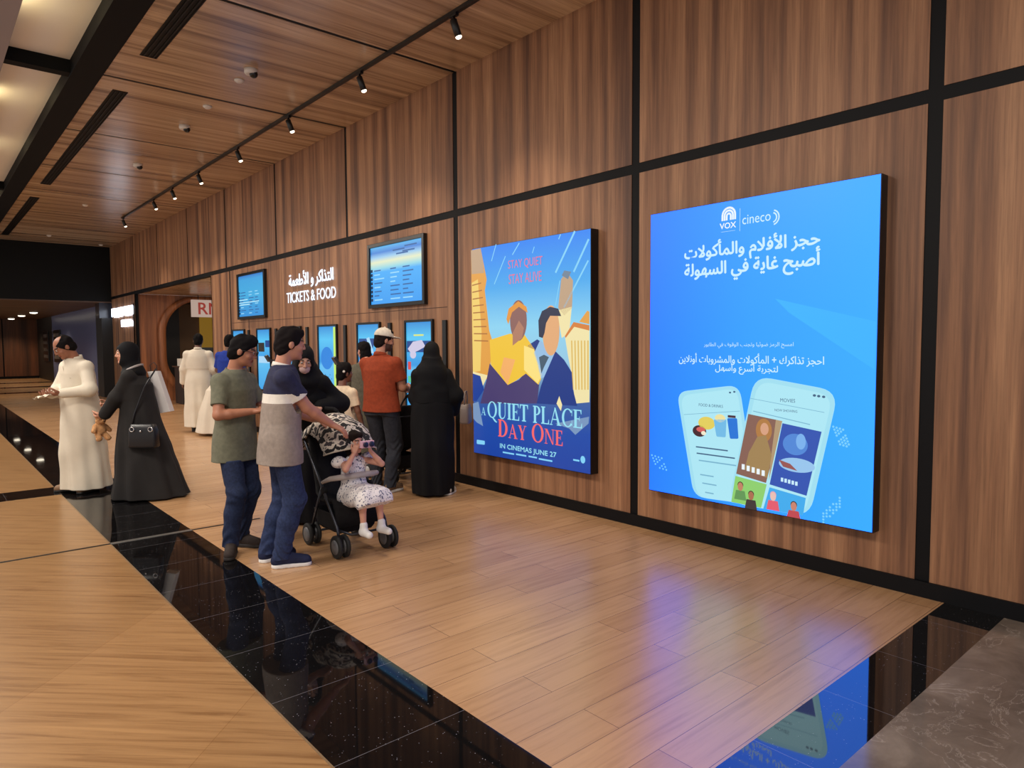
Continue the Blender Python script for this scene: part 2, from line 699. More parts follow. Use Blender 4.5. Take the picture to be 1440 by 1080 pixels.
class Print:
    """A printed or lit sheet on the wall: flat coloured shapes on one sheet, u to the viewer's right, v up, in metres."""

    def __init__(self, x, y_left, z0):
        self.x, self.yl, self.z0, self.mats, self.mb, self.n = x, y_left, z0, [], MB(), 0

    def _mi(self, m):
        if m not in self.mats:
            self.mats.append(m)
        return self.mats.index(m)

    def P(self, u, v, lay):
        return (self.x - 0.0012 - 0.0007 * lay, self.yl - u, self.z0 + v)

    def poly(self, pts, m, lay=1):
        self.mb.add([self.P(u, max(v, 0.006), lay) for u, v in pts], [tuple(range(len(pts)))], self._mi(m))

    def rect(self, u0, u1, v0, v1, m, lay=1):
        self.poly([(u0, v0), (u1, v0), (u1, v1), (u0, v1)], m, lay)

    def ell(self, c, ru, rv, m, lay=1, n=28):
        self.poly([(c[0] + ru * math.cos(2 * math.pi * k / n), c[1] + rv * math.sin(2 * math.pi * k / n)) for k in range(n)], m, lay)

    def line(self, a, b, w, m, lay=1):
        a, b = np.array(a), np.array(b)
        d = (b - a) / np.linalg.norm(b - a)
        q = np.array((-d[1], d[0])) * w / 2
        self.poly([a + q, a - q, b - q, b + q], m, lay)

    def rquad(self, q, r, m, lay=1, n=6):
        """quad with rounded corners"""
        q = [np.array(p) for p in q]
        out = []
        for i in range(4):
            p, a, c = q[i], q[i - 1], q[(i + 1) % 4]
            da, dc = (a - p) / np.linalg.norm(a - p), (c - p) / np.linalg.norm(c - p)
            s, e = p + da * r, p + dc * r
            for k in range(n + 1):
                t = k / n
                out.append((1 - t) ** 2 * s + 2 * t * (1 - t) * p + t * t * e)
        self.poly(out, m, lay)

    def text(self, s, u0, u1, v0, v1, m, lay=2, bold=0.0):
        v, f, mx = text_geo(s)
        su, sv = (u1 - u0) / mx[0], (v1 - v0) / mx[1]
        k = bold * (v1 - v0)        # heavier weight: the outline laid down again a hair to each side
        for j, (du, dv) in enumerate(((0, 0), (k, 0), (-k, 0), (0, k), (0, -k)) if bold else ((0, 0),)):
            self.mb.add([self.P(u0 + p[0] * su + du, v0 + p[1] * sv + dv, lay + 0.06 * j) for p in v], f, self._mi(m))

    def serif(self, s, u0, u1, v0, v1, m, lay=2, small=None):
        """serif capitals drawn stroke by stroke; letters in 'small' indices are small capitals"""
        glyphs, x = [], 0.0
        for i, ch in enumerate(s):
            if ch == ' ':
                x += 0.34
                continue
            k = 0.8 if (small and i in small) else 1.0
            ps, w = serif_glyph(ch)
            for p in ps:
                glyphs.append([(x + a * k, c * k) for a, c in p])
            x += w * k + 0.06
        su, sv = (u1 - u0) / (x - 0.06), (v1 - v0)
        for g in glyphs:
            self.poly([(u0 + a * su, v0 + c * sv) for a, c in g], m, lay)

    def build(self, name, parent):
        return self.mb.build(name, self.mats, parent)


def serif_glyph(ch):
    T, t = 0.17, 0.06
    R = lambda x0, x1, y0, y1: [(x0, y0), (x1, y0), (x1, y1), (x0, y1)]

    def stem(x, w=T):
        return [R(x, x + w, 0, 1), R(x - 0.07, x + w + 0.07, 0, t), R(x - 0.07, x + w + 0.07, 1 - t, 1)]

    def ring(cx, cy, rx, ry, ix, iy, a0=0, a1=360, n=24):
        out = []
        for k in range(n):
            p, q = math.radians(a0 + (a1 - a0) * k / n), math.radians(a0 + (a1 - a0) * (k + 1) / n)
            out.append([(cx + rx * math.cos(p), cy + ry * math.sin(p)), (cx + rx * math.cos(q), cy + ry * math.sin(q)),
                        (cx + ix * math.cos(q), cy + iy * math.sin(q)), (cx + ix * math.cos(p), cy + iy * math.sin(p))])
        return out
    if ch == 'I':
        return stem(0.07), 0.31
    if ch == 'L':
        return stem(0.07) + [R(0.07, 0.60, 0, t), [(0.52, t), (0.60, 0), (0.60, 0.28), (0.57, 0.28)]], 0.60
    if ch == 'E':
        return stem(0.07) + [R(0.07, 0.60, 0, t), R(0.07, 0.56, 1 - t, 1), R(0.2, 0.44, 0.48, 0.48 + t), R(0.41, 0.44, 0.38, 0.64),
                             [(0.52, t), (0.60, 0), (0.60, 0.27), (0.57, 0.27)], [(0.48, 1 - t), (0.53, 0.76), (0.56, 0.76), (0.56, 1)]], 0.60
    if ch == 'T':
        return [R(0.24, 0.24 + T, 0, 1), R(0.16, 0.49, 0, t), R(0.0, 0.65, 1 - t, 1), [(0, 1), (0, 0.74), (0.03, 0.74), (0.09, 1 - t)],
                [(0.65, 1), (0.56, 1 - t), (0.62, 0.74), (0.65, 0.74)]], 0.65
    if ch == 'P':
        return stem(0.07) + ring(0.26, 0.73, 0.32, 0.27, 0.16, 0.21, -90, 90, 14) + [R(0.2, 0.26, 1 - t, 1), R(0.2, 0.26, 0.46, 0.46 + t)], 0.58
    if ch == 'D':
        return stem(0.07) + ring(0.28, 0.5, 0.46, 0.5, 0.29, 0.44, -90, 90, 18) + [R(0.2, 0.28, 1 - t, 1), R(0.2, 0.28, 0, t)], 0.76
    if ch in 'OQ':
        g = ring(0.42, 0.5, 0.42, 0.52, 0.26, 0.46)
        if ch == 'Q':
            g += [[(0.36, 0.06), (0.5, 0.04), (0.86, -0.26), (0.78, -0.28), (0.62, -0.22)]]
        return g, 0.84
    if ch == 'C':
        return ring(0.42, 0.5, 0.42, 0.52, 0.26, 0.46, 38, 322) + [[(0.70, 0.62), (0.73, 0.62), (0.74, 1.0), (0.71, 1.0)], [(0.70, 0.38), (0.73, 0.38), (0.74, 0.06), (0.71, 0.06)]], 0.76
    if ch == 'A':
        return [[(0.06, 0), (0.11, 0), (0.42, 0.92), (0.38, 1)], [(0.34, 1), (0.43, 1), (0.78, 0), (0.60, 0)], [(0.19, 0.30), (0.62, 0.30), (0.60, 0.36), (0.21, 0.36)],
                R(-0.02, 0.21, 0, 0.045), R(0.52, 0.86, 0, 0.045)], 0.84
    if ch == 'Y':
        return [R(0.30, 0.30 + T, 0, 0.46), R(0.22, 0.55, 0, t), [(0.04, 1), (0.22, 1), (0.46, 0.46), (0.30, 0.42)], [(0.62, 1), (0.68, 1), (0.46, 0.44), (0.40, 0.46)],
                R(-0.02, 0.30, 0.955, 1), R(0.54, 0.78, 0.955, 1)], 0.76
    if ch == 'N':
        return [R(0.10, 0.15, 0, 1), R(0.70, 0.75, 0, 1), [(0.06, 1), (0.24, 1), (0.75, 0), (0.66, 0)], R(0.0, 0.25, 0, 0.045), R(0.60, 0.86, 0.955, 1), R(0.0, 0.2, 0.955, 1)], 0.84
    if ch == 'U':
        return [R(0.09, 0.09 + T, 0.32, 1), R(0.62, 0.67, 0.32, 1), R(0.0, 0.35, 0.955, 1), R(0.54, 0.76, 0.955, 1)] + ring(0.38, 0.32, 0.29, 0.34, 0.12, 0.27, 180, 270, 8) \
            + ring(0.38, 0.32, 0.29, 0.34, 0.24, 0.27, 270, 360, 8), 0.78
    return [R(0, 0.3, 0, 1)], 0.3


def glow(name, rgb, k=1.0):
    return mat('print_' + name, rgb, 0.4, emit=k)


def glow_ramp(name, stops, axis, lo, hi, k=1.0):
    """lit sheet whose print fades from one colour to another along an axis of the sheet"""
    m = mat('print_' + name, stops[0][1], 0.4, emit=k)
    b = m.node_tree.nodes['Principled BSDF']
    t = N(m, 'ShaderNodeTexCoord')
    s = N(m, 'ShaderNodeSeparateXYZ')
    r = N(m, 'ShaderNodeMapRange')
    r.inputs['From Min'].default_value = lo
    r.inputs['From Max'].default_value = hi
    rp = ramp(m, stops)
    lk = m.node_tree.links.new
    lk(t.outputs['Object'], s.inputs[0])
    lk(s.outputs[axis], r.inputs['Value'])
    lk(r.outputs[0], rp.inputs[0])
    lk(rp.outputs[0], b.inputs['Emission Color'])
    return m


# ------------------------------------------------------------------ light boxes on the wall
XF = 4.619           # front of both light boxes
M_BOX = mat('lightbox_black', (8, 8, 14), 0.35)
WHITE = glow('white', (200, 236, 252), 1.0)
PWHITE = glow('pure_white', (235, 245, 255), 1.0)


def frame_rim(b, x0, x1, y0, y1, z0, z1, t):
    """box open at the front with a thin rim"""
    b.box(x1 - 0.01, x1, y0, y1, z0, z1)
    b.box(x0, x1 - 0.01, y0, y0 + t, z0, z1)
    b.box(x0, x1 - 0.01, y1 - t, y1, z0, z1)
    b.box(x0, x1 - 0.01, y0 + t, y1 - t, z0, z0 + t)
    b.box(x0, x1 - 0.01, y0 + t, y1 - t, z1 - t, z1)


def app_lightbox():
    r = thing('poster_lightbox', 'large bright blue lit poster of two phones with Arabic writing, on the wood wall', 'poster', (0, 0, 0), 0)
    r.location = (D, 2.69, 0.365)
    off = Vector((-D, -2.69, -0.365))
    b = MB()
    frame_rim(b, XF + 0.002, D - 0.0015, 1.797, 3.589, 0.365, 2.650, 0.004)
    h = b.build('housing', M_BOX, r)
    h.location = off
    p = Print(XF, 3.589, 0.365)
    p.rect(0.004, 1.788, 0.004, 2.281, glow_ramp('blue', [(0, (30, 120, 255)), (0.5, (24, 110, 255)), (1, (18, 88, 255))], 'Y', 1.8, 3.59, 2.2), 0)
    light = glow('swoosh', (34, 124, 255), 2.2)
    p.poly([(1.098, 1.541), (1.780, 1.362), (1.779, 1.055), (1.205, 1.437)], light, 0.6)
    # logo: arch of three ribs over its name, a divider, the second name
    l0, l1, l2 = (0.669, 2.141), (0.775, 2.137), (0.721, 2.233)
    lc, lh = (l0[0] + l1[0]) / 2, l2[1] - l0[1]
    for k, (w, hh) in enumerate(((1.0, 1.0), (0.66, 0.78), (0.32, 0.54))):
        hw, ht = (l1[0] - l0[0]) / 2 * w, lh * hh
        arch = [(lc - hw, l0[1]), (lc - hw, l0[1] + ht - hw)] + [(lc - hw * math.cos(a), l0[1] + ht - hw + hw * math.sin(a)) for a in np.linspace(0.2, math.pi - 0.2, 9)] + [(lc + hw, l0[1] + ht - hw), (lc + hw, l0[1])]
        for i in range(len(arch) - 1):
            p.line(arch[i], arch[i + 1], 0.015, PWHITE, 1)
    p.text('VOX', (0.648, 2.096)[0], (0.782, 2.089)[0], (0.717, 2.082)[1], (0.717, 2.124)[1], PWHITE, 1, 0.03)
    p.rect((0.658, 2.069)[0], (0.777, 2.054)[0], (0.718, 2.059)[1], (0.718, 2.061)[1], WHITE, 1)
    p.rect((0.813, 2.127)[0], (0.816, 2.126)[0], (0.817, 2.049)[1], (0.815, 2.214)[1], WHITE, 1)
    p.text('cineco', (0.834, 2.124)[0], (1.055, 2.113)[0], (0.947, 2.093)[1], (0.946, 2.159)[1], WHITE, 1)
    o = (1.066, 2.112)
    for rr in (0.052, 0.034):
        arc = [(o[0] + rr * math.cos(a), o[1] + rr * math.sin(a)) for a in np.linspace(-1.3, 1.3, 10)]
        for i in range(9):
            p.line(arc[i], arc[i + 1], 0.010, WHITE, 1)

    def ar(s, pl, pr, h, m=WHITE, bold=0.022, lay=1):
        vm = (pl[1] + pr[1]) / 2
        p.text(shape_arabic(s), pl[0], pr[0], vm - h / 2, vm + h / 2, m, lay, bold)
    ar('\u062d\u062c\u0632 \u0627\u0644\u0623\u0641\u0644\u0627\u0645 \u0648\u0627\u0644\u0645\u0623\u0643\u0648\u0644\u0627\u062a', (0.336, 1.938), (1.410, 1.913), 0.165)
    ar('\u0623\u0635\u0628\u062d \u063a\u0627\u064a\u0629 \u0641\u064a \u0627\u0644\u0633\u0647\u0648\u0644\u0629', (0.338, 1.793), (1.412, 1.781), 0.175)
    ar('\u0627\u0645\u0633\u062d \u0627\u0644\u0631\u0645\u0632 \u0636\u0648\u0626\u064a\u0627 \u0648\u062a\u062c\u0646\u0628 \u0627\u0644\u0648\u0642\u0648\u0641 \u0641\u064a \u0627\u0644\u0637\u0627\u0628\u0648\u0631', (0.520, 1.211), (1.240, 1.215), 0.045, bold=0.0)
    ar('\u0627\u062d\u062c\u0632 \u062a\u0630\u0627\u0643\u0631\u0643 + \u0627\u0644\u0645\u0623\u0643\u0648\u0644\u0627\u062a \u0648\u0627\u0644\u0645\u0634\u0631\u0648\u0628\u0627\u062a \u0623\u0648\u0646\u0644\u0627\u064a\u0646', (0.291, 1.103), (1.455, 1.114), 0.088, bold=0.012)
    ar('\u0644\u062a\u062c\u0631\u0628\u0629 \u0623\u0633\u0631\u0639 \u0648\u0623\u0633\u0647\u0644', (0.623, 1.032), (1.128, 1.044), 0.082, bold=0.012)
    # left phone
    PH, PH2 = glow('phone_pale', (160, 222, 240), 1.0), glow('phone_screen', (172, 230, 244), 1.0)
    INK, INK2 = glow('ink', (62, 96, 130), 1.0), glow('ink_pale', (120, 178, 205), 1.0)
    p.rquad([(0.443, 0.019), (0.992, 0.041), (0.829, 0.920), (0.273, 0.840)], 0.10, PH, 2)
    p.rquad([(0.476, 0.019), (0.958, 0.041), (0.811, 0.893), (0.308, 0.813)], 0.09, PH2, 3)
    p.text('FOOD & DRINKS', *(lambda a, c: (a[0], c[0], a[1], a[1] + 0.022))((0.481, 0.739), (0.694, 0.753)), INK, 4)
    p.line((0.343, 0.662), (0.837, 0.725), 0.004, INK2, 4)
    for x, y in ((1027, 552), (1033, 551)):
        p.ell(A2(x, y), 0.010, 0.007, INK, 4, 8)
    p.ell((0.489, 0.544), 0.062, 0.045, glow('hotdog_dark', (66, 34, 44)), 4)
    p.ell((0.502, 0.557), 0.040, 0.020, glow('hotdog_red', (214, 96, 92)), 5)
    p.ell((0.553, 0.611), 0.075, 0.05, glow('nachos', (226, 206, 92)), 4)
    p.ell((0.528, 0.531), 0.022, 0.016, glow('cheese', (240, 232, 205)), 6)
    p.rquad([(0.642, 0.515), (0.721, 0.517), (0.726, 0.653), (0.615, 0.644)], 0.012, glow('bucket', (112, 186, 230)), 5)
    p.ell((0.671, 0.659), 0.045, 0.03, glow('popcorn', (236, 224, 160)), 5)
    p.rquad([(0.758, 0.510), (0.829, 0.517), (0.815, 0.670), (0.731, 0.664)], 0.012, glow('cup', (30, 116, 214)), 5)
    p.rect(*(lambda a, c: (a[0], c[0], a[1], a[1] + 0.018))((0.737, 0.670), (0.803, 0.675)), glow('cup_lid', (70, 40, 60)), 6)
    for x0, x1, y in ((979, 1024, 629), (980, 1034, 638), (983, 1036, 648), (985, 1004, 668), (988, 1008, 680), (992, 1004, 693)):
        p.rect(*(lambda a, c: (a[0], c[0], a[1], a[1] + 0.010))(A2(x0, y), A2(x1, y)), INK2 if y > 640 else INK, 4)
    # right phone, in front
    p.rquad([(0.753, 0.027), (1.379, 0.030), (1.558, 0.908), (0.954, 0.993)], 0.13, PH, 7)
    p.rquad([(0.783, 0.026), (1.344, 0.031), (1.522, 0.878), (0.982, 0.958)], 0.11, PH2, 8)
    p.text('MOVIES', *(lambda a, c: (a[0], c[0], a[1], a[1] + 0.026))((1.153, 0.813), (1.262, 0.834)), INK, 9)
    p.text('NOW SHOWING', *(lambda a, c: (a[0], c[0], a[1], a[1] + 0.018))((1.112, 0.744), (1.279, 0.766)), INK, 9)
    p.line((0.922, 0.825), (1.467, 0.760), 0.004, INK2, 9)
    p.line((0.946, 0.733), (1.371, 0.670), 0.006, INK2, 9)
    for x, y in ((1146, 556), (1152, 557), (1159, 558)):
        p.ell(A2(x, y), 0.012, 0.009, INK, 9, 8)
    q1 = [(0.815, 0.253), (1.055, 0.219), (1.171, 0.678), (0.907, 0.709)]
    p.poly(q1, glow('movie_brown', (134, 96, 84)), 9)
    p.poly([(1.086, 0.373), (1.077, 0.238), (1.171, 0.678), (1.123, 0.684)], glow('movie_sand', (176, 150, 116)), 10)
    p.ell((1.032, 0.600), 0.062, 0.085, glow('hair_gold', (176, 122, 66)), 10)
    p.poly([(0.885, 0.295), (1.066, 0.257), (1.096, 0.426), (1.050, 0.565), (0.983, 0.548), (0.917, 0.426)], glow('robe_gold', (160, 130, 84)), 11)
    p.ell((1.038, 0.610), 0.032, 0.044, glow('face', (214, 160, 128)), 12)
    for k in range(5):
        a = A2(1044 + 7 * k, 656 + 2.2 * k)
        p.rect(a[0], a[0] + 0.024, a[1] - 0.02, a[1] + 0.02, PWHITE, 12)
    q2 = [(1.083, 0.213), (1.356, 0.175), (1.451, 0.628), (1.172, 0.663)]
    p.poly(q2, glow('movie_blue', (44, 82, 176)), 9)
    p.ell((1.281, 0.378), 0.13, 0.05, glow('cloud', (150, 196, 236)), 10)
    p.ell((1.268, 0.522), 0.09, 0.075, glow('blue_shape', (78, 134, 214)), 10)
    p.ell((1.309, 0.546), 0.035, 0.055, glow('blue_shape_light', (120, 176, 236)), 11)
    p.poly([(1.150, 0.402), (1.235, 0.382), (1.287, 0.339), (1.183, 0.355)], glow('red_shape', (150, 84, 82)), 11)
    for k in range(5):
        a = A2(1099 + 5 * k, 674 + 1.4 * k)
        p.rect(a[0], a[0] + 0.018, a[1] - 0.014, a[1] + 0.014, WHITE, 12)
    q3 = [(0.777, 0.031), (1.020, 0.031), (1.061, 0.210), (0.809, 0.236)]
    p.poly(q3, glow('movie_green', (140, 206, 110)), 9)
    q4 = [(1.037, 0.028), (1.334, 0.032), (1.351, 0.159), (1.083, 0.192)]
    p.poly(q4, glow('movie_sky', (60, 170, 236)), 9)
    for x, y, c, fc in ((1042, 684, (96, 150, 86), (190, 130, 100)), (1057, 697, (60, 50, 50), (170, 110, 80)), (1088, 698, (226, 90, 110), (232, 190, 180)), (1117, 712, (190, 70, 80), (200, 130, 110))):
        a = A2(x, y)
        p.ell(a, 0.022, 0.032, glow('head%d' % fc[0], fc), 11, 14)
        p.ell((a[0], a[1] + 0.012), 0.024, 0.026, glow('hair%d' % c[2], (50, 36, 34) if x != 1088 else (228, 160, 180)), 10, 14)
        p.poly([(a[0] - 0.05, a[1] - 0.10), (a[0] + 0.05, a[1] - 0.10), (a[0] + 0.036, a[1] - 0.03), (a[0] - 0.036, a[1] - 0.03)], glow('shirt%d' % c[0], c), 10)
    # dot patterns
    DOT = glow('dots', (120, 206, 255), 1.0)
    for x0, y0, nx, ny, dx, dy in ((1172, 600, 4, 7, 4.6, 4.6), (917, 640, 4, 5, 4.6, 4.6), (1158, 722, 6, 4, 4.6, -3.4)):
        for i in range(nx):
            for j in range(ny):
                px, py = x0 + dx * i + (j * 1.6 if ny > 4 else 0), y0 + abs(dy) * j * 0.9 + (i * 1.4 if dy > 0 else -i * 4.4 + j * 1.2)
                q = A2(px, py)
                if (i + j) % 5 != 4:
                    p.ell(q, 0.008, 0.008, DOT, 1, 8)
    s = p.build('printed_panel', r)
    s.location = off


def movie_lightbox():
    r = thing('poster_lightbox', 'lit film poster with a figure in yellow and a figure in a dark suit', 'poster', (D, 5.12, 0.40), 0)
    off = Vector((-D, -5.12, -0.40))
    b = MB()
    frame_rim(b, XF + 0.002, D - 0.0015, 4.250, 5.990, 0.400, 2.625, 0.004)
    b.build('housing', M_BOX, r).location = off
    p = Print(XF, 5.99, 0.40)
    sky = glow_ramp('sky', [(0.0, (26, 66, 160)), (0.16, (28, 74, 166)), (0.30, (60, 96, 160)), (0.46, (150, 200, 226)), (0.62, (140, 210, 240)), (0.80, (70, 168, 236)), (1.0, (20, 128, 240))], 'Z', 0.40, 2.62, 1.0)
    p.rect(0.004, 1.736, 0.004, 2.221, sky, 0)
    ST = glow('streak', (130, 208, 246))
    for a, c, w in (((1.543, 2.224), (1.289, 1.866), 0.022), ((1.714, 2.131), (1.527, 1.854), 0.022), ((1.709, 1.942), (1.402, 1.535), 0.018), ((0.411, 2.231), (0.333, 2.064), 0.012), ((0.774, 2.203), (0.668, 2.096), 0.012),
                    ((0.560, 2.094), (0.376, 1.820), 0.012), ((0.995, 2.142), (0.967, 2.082), 0.010), ((1.357, 2.218), (1.332, 2.175), 0.012), ((1.348, 1.789), (1.288, 1.558), 0.010)):
        p.line(a, c, w, ST, 1)
    OR, YE, TAN, PALE = glow('facade_orange', (226, 160, 70)), glow('facade_yellow', (240, 206, 110)), glow('facade_tan', (190, 160, 130)), glow('facade_pale', (240, 226, 170))
    NAVY, SMOKE = glow('deep_blue', (24, 62, 150)), glow('smoke', (112, 130, 150))
    # buildings and rubble on both sides
    p.poly([(-0.018, 2.212), (0.153, 2.217), (0.194, 2.071), (0.251, 1.881), (0.218, 1.765), (0.287, 1.339), (0.338, 1.233), (0.303, 0.977), (0.259, 0.816), (-0.002, 0.861)], OR, 1)
    p.poly([(-0.018, 2.212), (0.153, 2.217), (0.190, 2.071), (0.210, 1.951), (-0.008, 1.955)], TAN, 2)
    p.poly([(-0.010, 1.860), (0.101, 1.893), (0.158, 1.314), (0.131, 0.906), (-0.002, 0.889)], YE, 2)
    for k in range(9):
        p.line(B1(24 + 2 * k, 520 + 55 * k), B1(96 + 7 * k, 500 + 58 * k), 0.012, glow('facade_line', (170, 110, 56)), 3)
    p.poly([(-0.002, 0.896), (0.260, 0.863), (0.172, 0.745), (0.018, 0.697)], PALE, 3)
    p.poly([(1.364, 1.800), (1.438, 1.863), (1.519, 1.777), (1.506, 1.525), (1.405, 1.459), (1.325, 1.533)], TAN, 1)
    p.poly([(1.373, 1.834), (1.406, 1.878), (1.495, 1.859), (1.455, 1.793)], SMOKE, 2)
    p.poly([(1.305, 1.510), (1.503, 1.537), (1.470, 1.295), (1.371, 1.249)], PALE, 1)
    p.poly([(1.413, 1.266), (1.527, 1.395), (1.725, 1.361), (1.726, 0.664), (1.550, 0.641), (1.494, 0.930), (1.454, 1.085)], PALE, 2)
    p.poly([(1.413, 1.266), (1.527, 1.395), (1.725, 1.361), (1.725, 1.313), (1.535, 1.351), (1.424, 1.249)], glow('cornice', (214, 128, 60)), 3)
    p.poly([(1.598, 1.395), (1.699, 1.494), (1.725, 1.482), (1.725, 1.370)], OR, 3)
    for k in range(6):
        p.line(B1(820 + 26 * k, 960), B2(830 + 24 * k, 330), 0.016, glow('column', (222, 184, 96)), 3)
    # person in a yellow coat and knitted hat
    COAT, COAT2, DKC, SK = glow('coat_yellow', (240, 196, 60)), glow('coat_light', (250, 224, 130)), glow('coat_dark', (74, 62, 110)), glow('skin_brown', (140, 98, 92))
    p.poly([(0.293, 0.990), (0.587, 0.776), (0.763, 0.834), (0.858, 0.913), (1.059, 0.796), (1.031, 0.609), (0.126, 0.553), (0.238, 0.815)], DKC, 4)
    p.poly([(0.296, 1.240), (0.622, 1.301), (0.842, 1.294), (0.998, 1.142), (1.113, 0.889), (1.050, 0.795), (0.868, 0.900), (0.725, 0.826), (0.587, 0.773), (0.314, 0.977)], COAT, 5)
    p.poly([(0.842, 1.179), (0.989, 1.142), (1.104, 0.895), (1.041, 0.807), (0.840, 0.937)], COAT2, 6)
    p.poly([(0.530, 1.059), (0.707, 1.036), (0.587, 0.776), (0.468, 0.902)], glow('coat_orange', (244, 176, 104)), 6)
    p.ell((0.758, 1.431), 0.128, 0.205, SK, 6)
    p.poly([(0.574, 1.449), (0.610, 1.556), (0.760, 1.625), (0.881, 1.564), (0.900, 1.501), (0.769, 1.569), (0.663, 1.516), (0.603, 1.397)], glow('hat', (226, 150, 60)), 7)
    p.poly([(0.671, 1.307), (0.768, 1.431), (0.843, 1.354), (0.814, 1.254), (0.670, 1.179)], glow('hands', (176, 124, 100)), 7)
    # person in a dark suit
    SUIT, HAIR = glow('suit', (26, 56, 132)), glow('hair_dark', (44, 50, 74))
    p.poly([(0.897, 1.179), (1.035, 1.240), (1.287, 1.125), (1.404, 1.045), (1.505, 0.931), (1.521, 0.768), (1.574, 0.620), (1.022, 0.609), (1.086, 0.784), (1.131, 0.872)], SUIT, 5)
    p.poly([(0.989, 1.105), (1.079, 1.234), (1.202, 1.143), (1.287, 1.119), (1.131, 0.872), (1.086, 0.858), (1.033, 1.016)], glow('shirt_blue', (150, 190, 226)), 6)
    p.poly([(1.061, 1.065), (1.132, 1.090), (1.201, 1.067), (1.131, 0.969), (1.095, 0.907)], glow('tie', (70, 92, 110)), 7)
    p.ell((1.228, 1.322), 0.118, 0.240, glow('skin_light', (226, 170, 120)), 7)
    p.poly([(1.062, 1.264), (1.055, 1.423), (1.107, 1.512), (1.220, 1.549), (1.330, 1.526), (1.369, 1.455), (1.220, 1.463), (1.164, 1.395), (1.141, 1.300), (1.115, 1.252)], HAIR, 8)
    # rubble at the foot
    GR = glow('rubble', (120, 150, 190))
    p.poly([(-0.002, 0.545), (0.094, 0.571), (0.171, 0.311), (0.057, 0.343), (-0.000, 0.380)], GR, 4)
    p.poly([(-0.002, 0.875), (0.130, 0.852), (0.194, 0.706), (0.061, 0.576), (-0.002, 0.573)], NAVY, 4)
    p.poly([(1.285, 0.432), (1.723, 0.532), (1.716, 0.469), (1.550, 0.349), (1.469, 0.401)], GR, 4)
    p.poly([(1.303, 0.626), (1.340, 0.700), (1.379, 0.619), (1.362, 0.558)], PALE, 6)
    # words
    BLW, RED = glow('title_blue', (150, 222, 240)), glow('title_red', (246, 104, 104))
    vq = ((0.341, 0.586)[1], (0.339, 0.416)[1])
    p.serif('A', (0.147, 0.432)[0], (0.224, 0.431)[0], (0.186, 0.431)[1], (0.187, 0.516)[1], BLW, 10)
    p.serif('QUIET', (0.254, 0.413)[0], (0.900, 0.450)[0], vq[1], vq[0], BLW, 10)
    p.serif('PLACE', (0.974, 0.444)[0], (1.638, 0.439)[0], vq[1], vq[0], BLW, 10)
    p.serif('DAY ONE', (0.432, 0.228)[0], (1.386, 0.226)[0], (0.441, 0.226)[1], (0.443, 0.408)[1], RED, 10, small={1, 2, 5, 6})
    p.text('IN CINEMAS JUNE 27', (0.460, 0.098)[0], (1.301, 0.108)[0], (0.460, 0.092)[1], (0.460, 0.155)[1], BLW, 10, 0.02)
    p.text('STAY QUIET', (0.608, 1.957)[0], (1.118, 1.961)[0], (0.637, 1.944)[1], (0.638, 2.042)[1], glow('tag_red', (226, 110, 140)), 10)
    p.text('STAY ALIVE', (0.617, 1.817)[0], (1.103, 1.819)[0], (0.636, 1.803)[1], (0.637, 1.901)[1], glow('tag_red', (226, 110, 140)), 10)
    for x0, x1, y in ((272, 362, 829), (378, 460, 845), (478, 545, 862), (560, 668, 882), (835, 885, 890)):
        a, c = B2(x0, y), B2(x1, y)
        p.rect(a[0], c[0], a[1] - 0.007, a[1] + 0.009, ST, 10)
    p.rquad([(0.063, 0.106), (0.203, 0.111), (0.204, 0.154), (0.064, 0.153)], 0.012, ST, 10)
    p.ell((1.649, 0.129), 0.03, 0.035, ST, 10, 16)
    p.build('printed_panel', r).location = off


app_lightbox()
movie_lightbox()

# ------------------------------------------------------------------ menu screens, lit sign, kiosks
M_BEZ = mat('bezel_black', (10, 10, 14), 0.3)


def menu_screen(y0, y1, label, kind):
    r = thing('menu_screen', label, 'screen', (D, (y0 + y1) / 2, 2.08))
    off = Vector((-D, -(y0 + y1) / 2, -2.08))
    b = MB()
    frame_rim(b, D - 0.055, D - 0.0015, y0, y1, 2.08, 2.93, 0.05)
    b.build('frame', M_BEZ, r, 0.004).location = off
    p = Print(D - 0.03, y1, 2.08)
    W = y1 - y0
    rnd = random.Random(5 if kind == 'big' else 8)
    if kind == 'big':
        m = glow_ramp('menu_big', [(0, (52, 156, 240)), (0.55, (64, 172, 246)), (0.62, (150, 214, 226)), (0.72, (226, 232, 196)), (0.80, (150, 200, 236)), (0.88, (60, 128, 214)), (1.0, (96, 190, 240))], 'Z', 2.12, 2.90)
    else:
        m = glow_ramp('menu_small', [(0, (40, 140, 214)), (0.5, (60, 170, 222)), (0.88, (56, 160, 220)), (1.0, (50, 108, 196))], 'Z', 2.12, 2.90)
    p.rect(0.045, W - 0.045, 0.045, 0.805, m, 0)
    ink, pale = glow('menu_ink', (36, 96, 160)), glow('menu_pale', (150, 214, 246))
    for k in range(8):
        v = 0.10 + 0.055 * k
        for u in (0.14, 0.55, 0.85):
            p.rect(u, u + rnd.uniform(0.12, 0.26), v, v + 0.016, ink if rnd.random() < 0.7 else pale, 1)
        p.rect(0.055, 0.10, v - 0.008, v + 0.03, glow('menu_dark', (18, 26, 60)), 1)
    if kind != 'big':
        for v, u1 in ((0.30, 1.05), (0.26, 0.6), (0.35, 0.5)):
            p.rect(0.06, u1, v, v + 0.016, glow('menu_white', (190, 236, 250)), 2)
    else:
        for u, v in ((0.62, 0.71), (0.85, 0.68), (0.9, 0.74), (0.7, 0.66)):
            p.rect(u, u + 0.28, v, v + 0.018, ink, 1)
    p.build('display', r).location = off


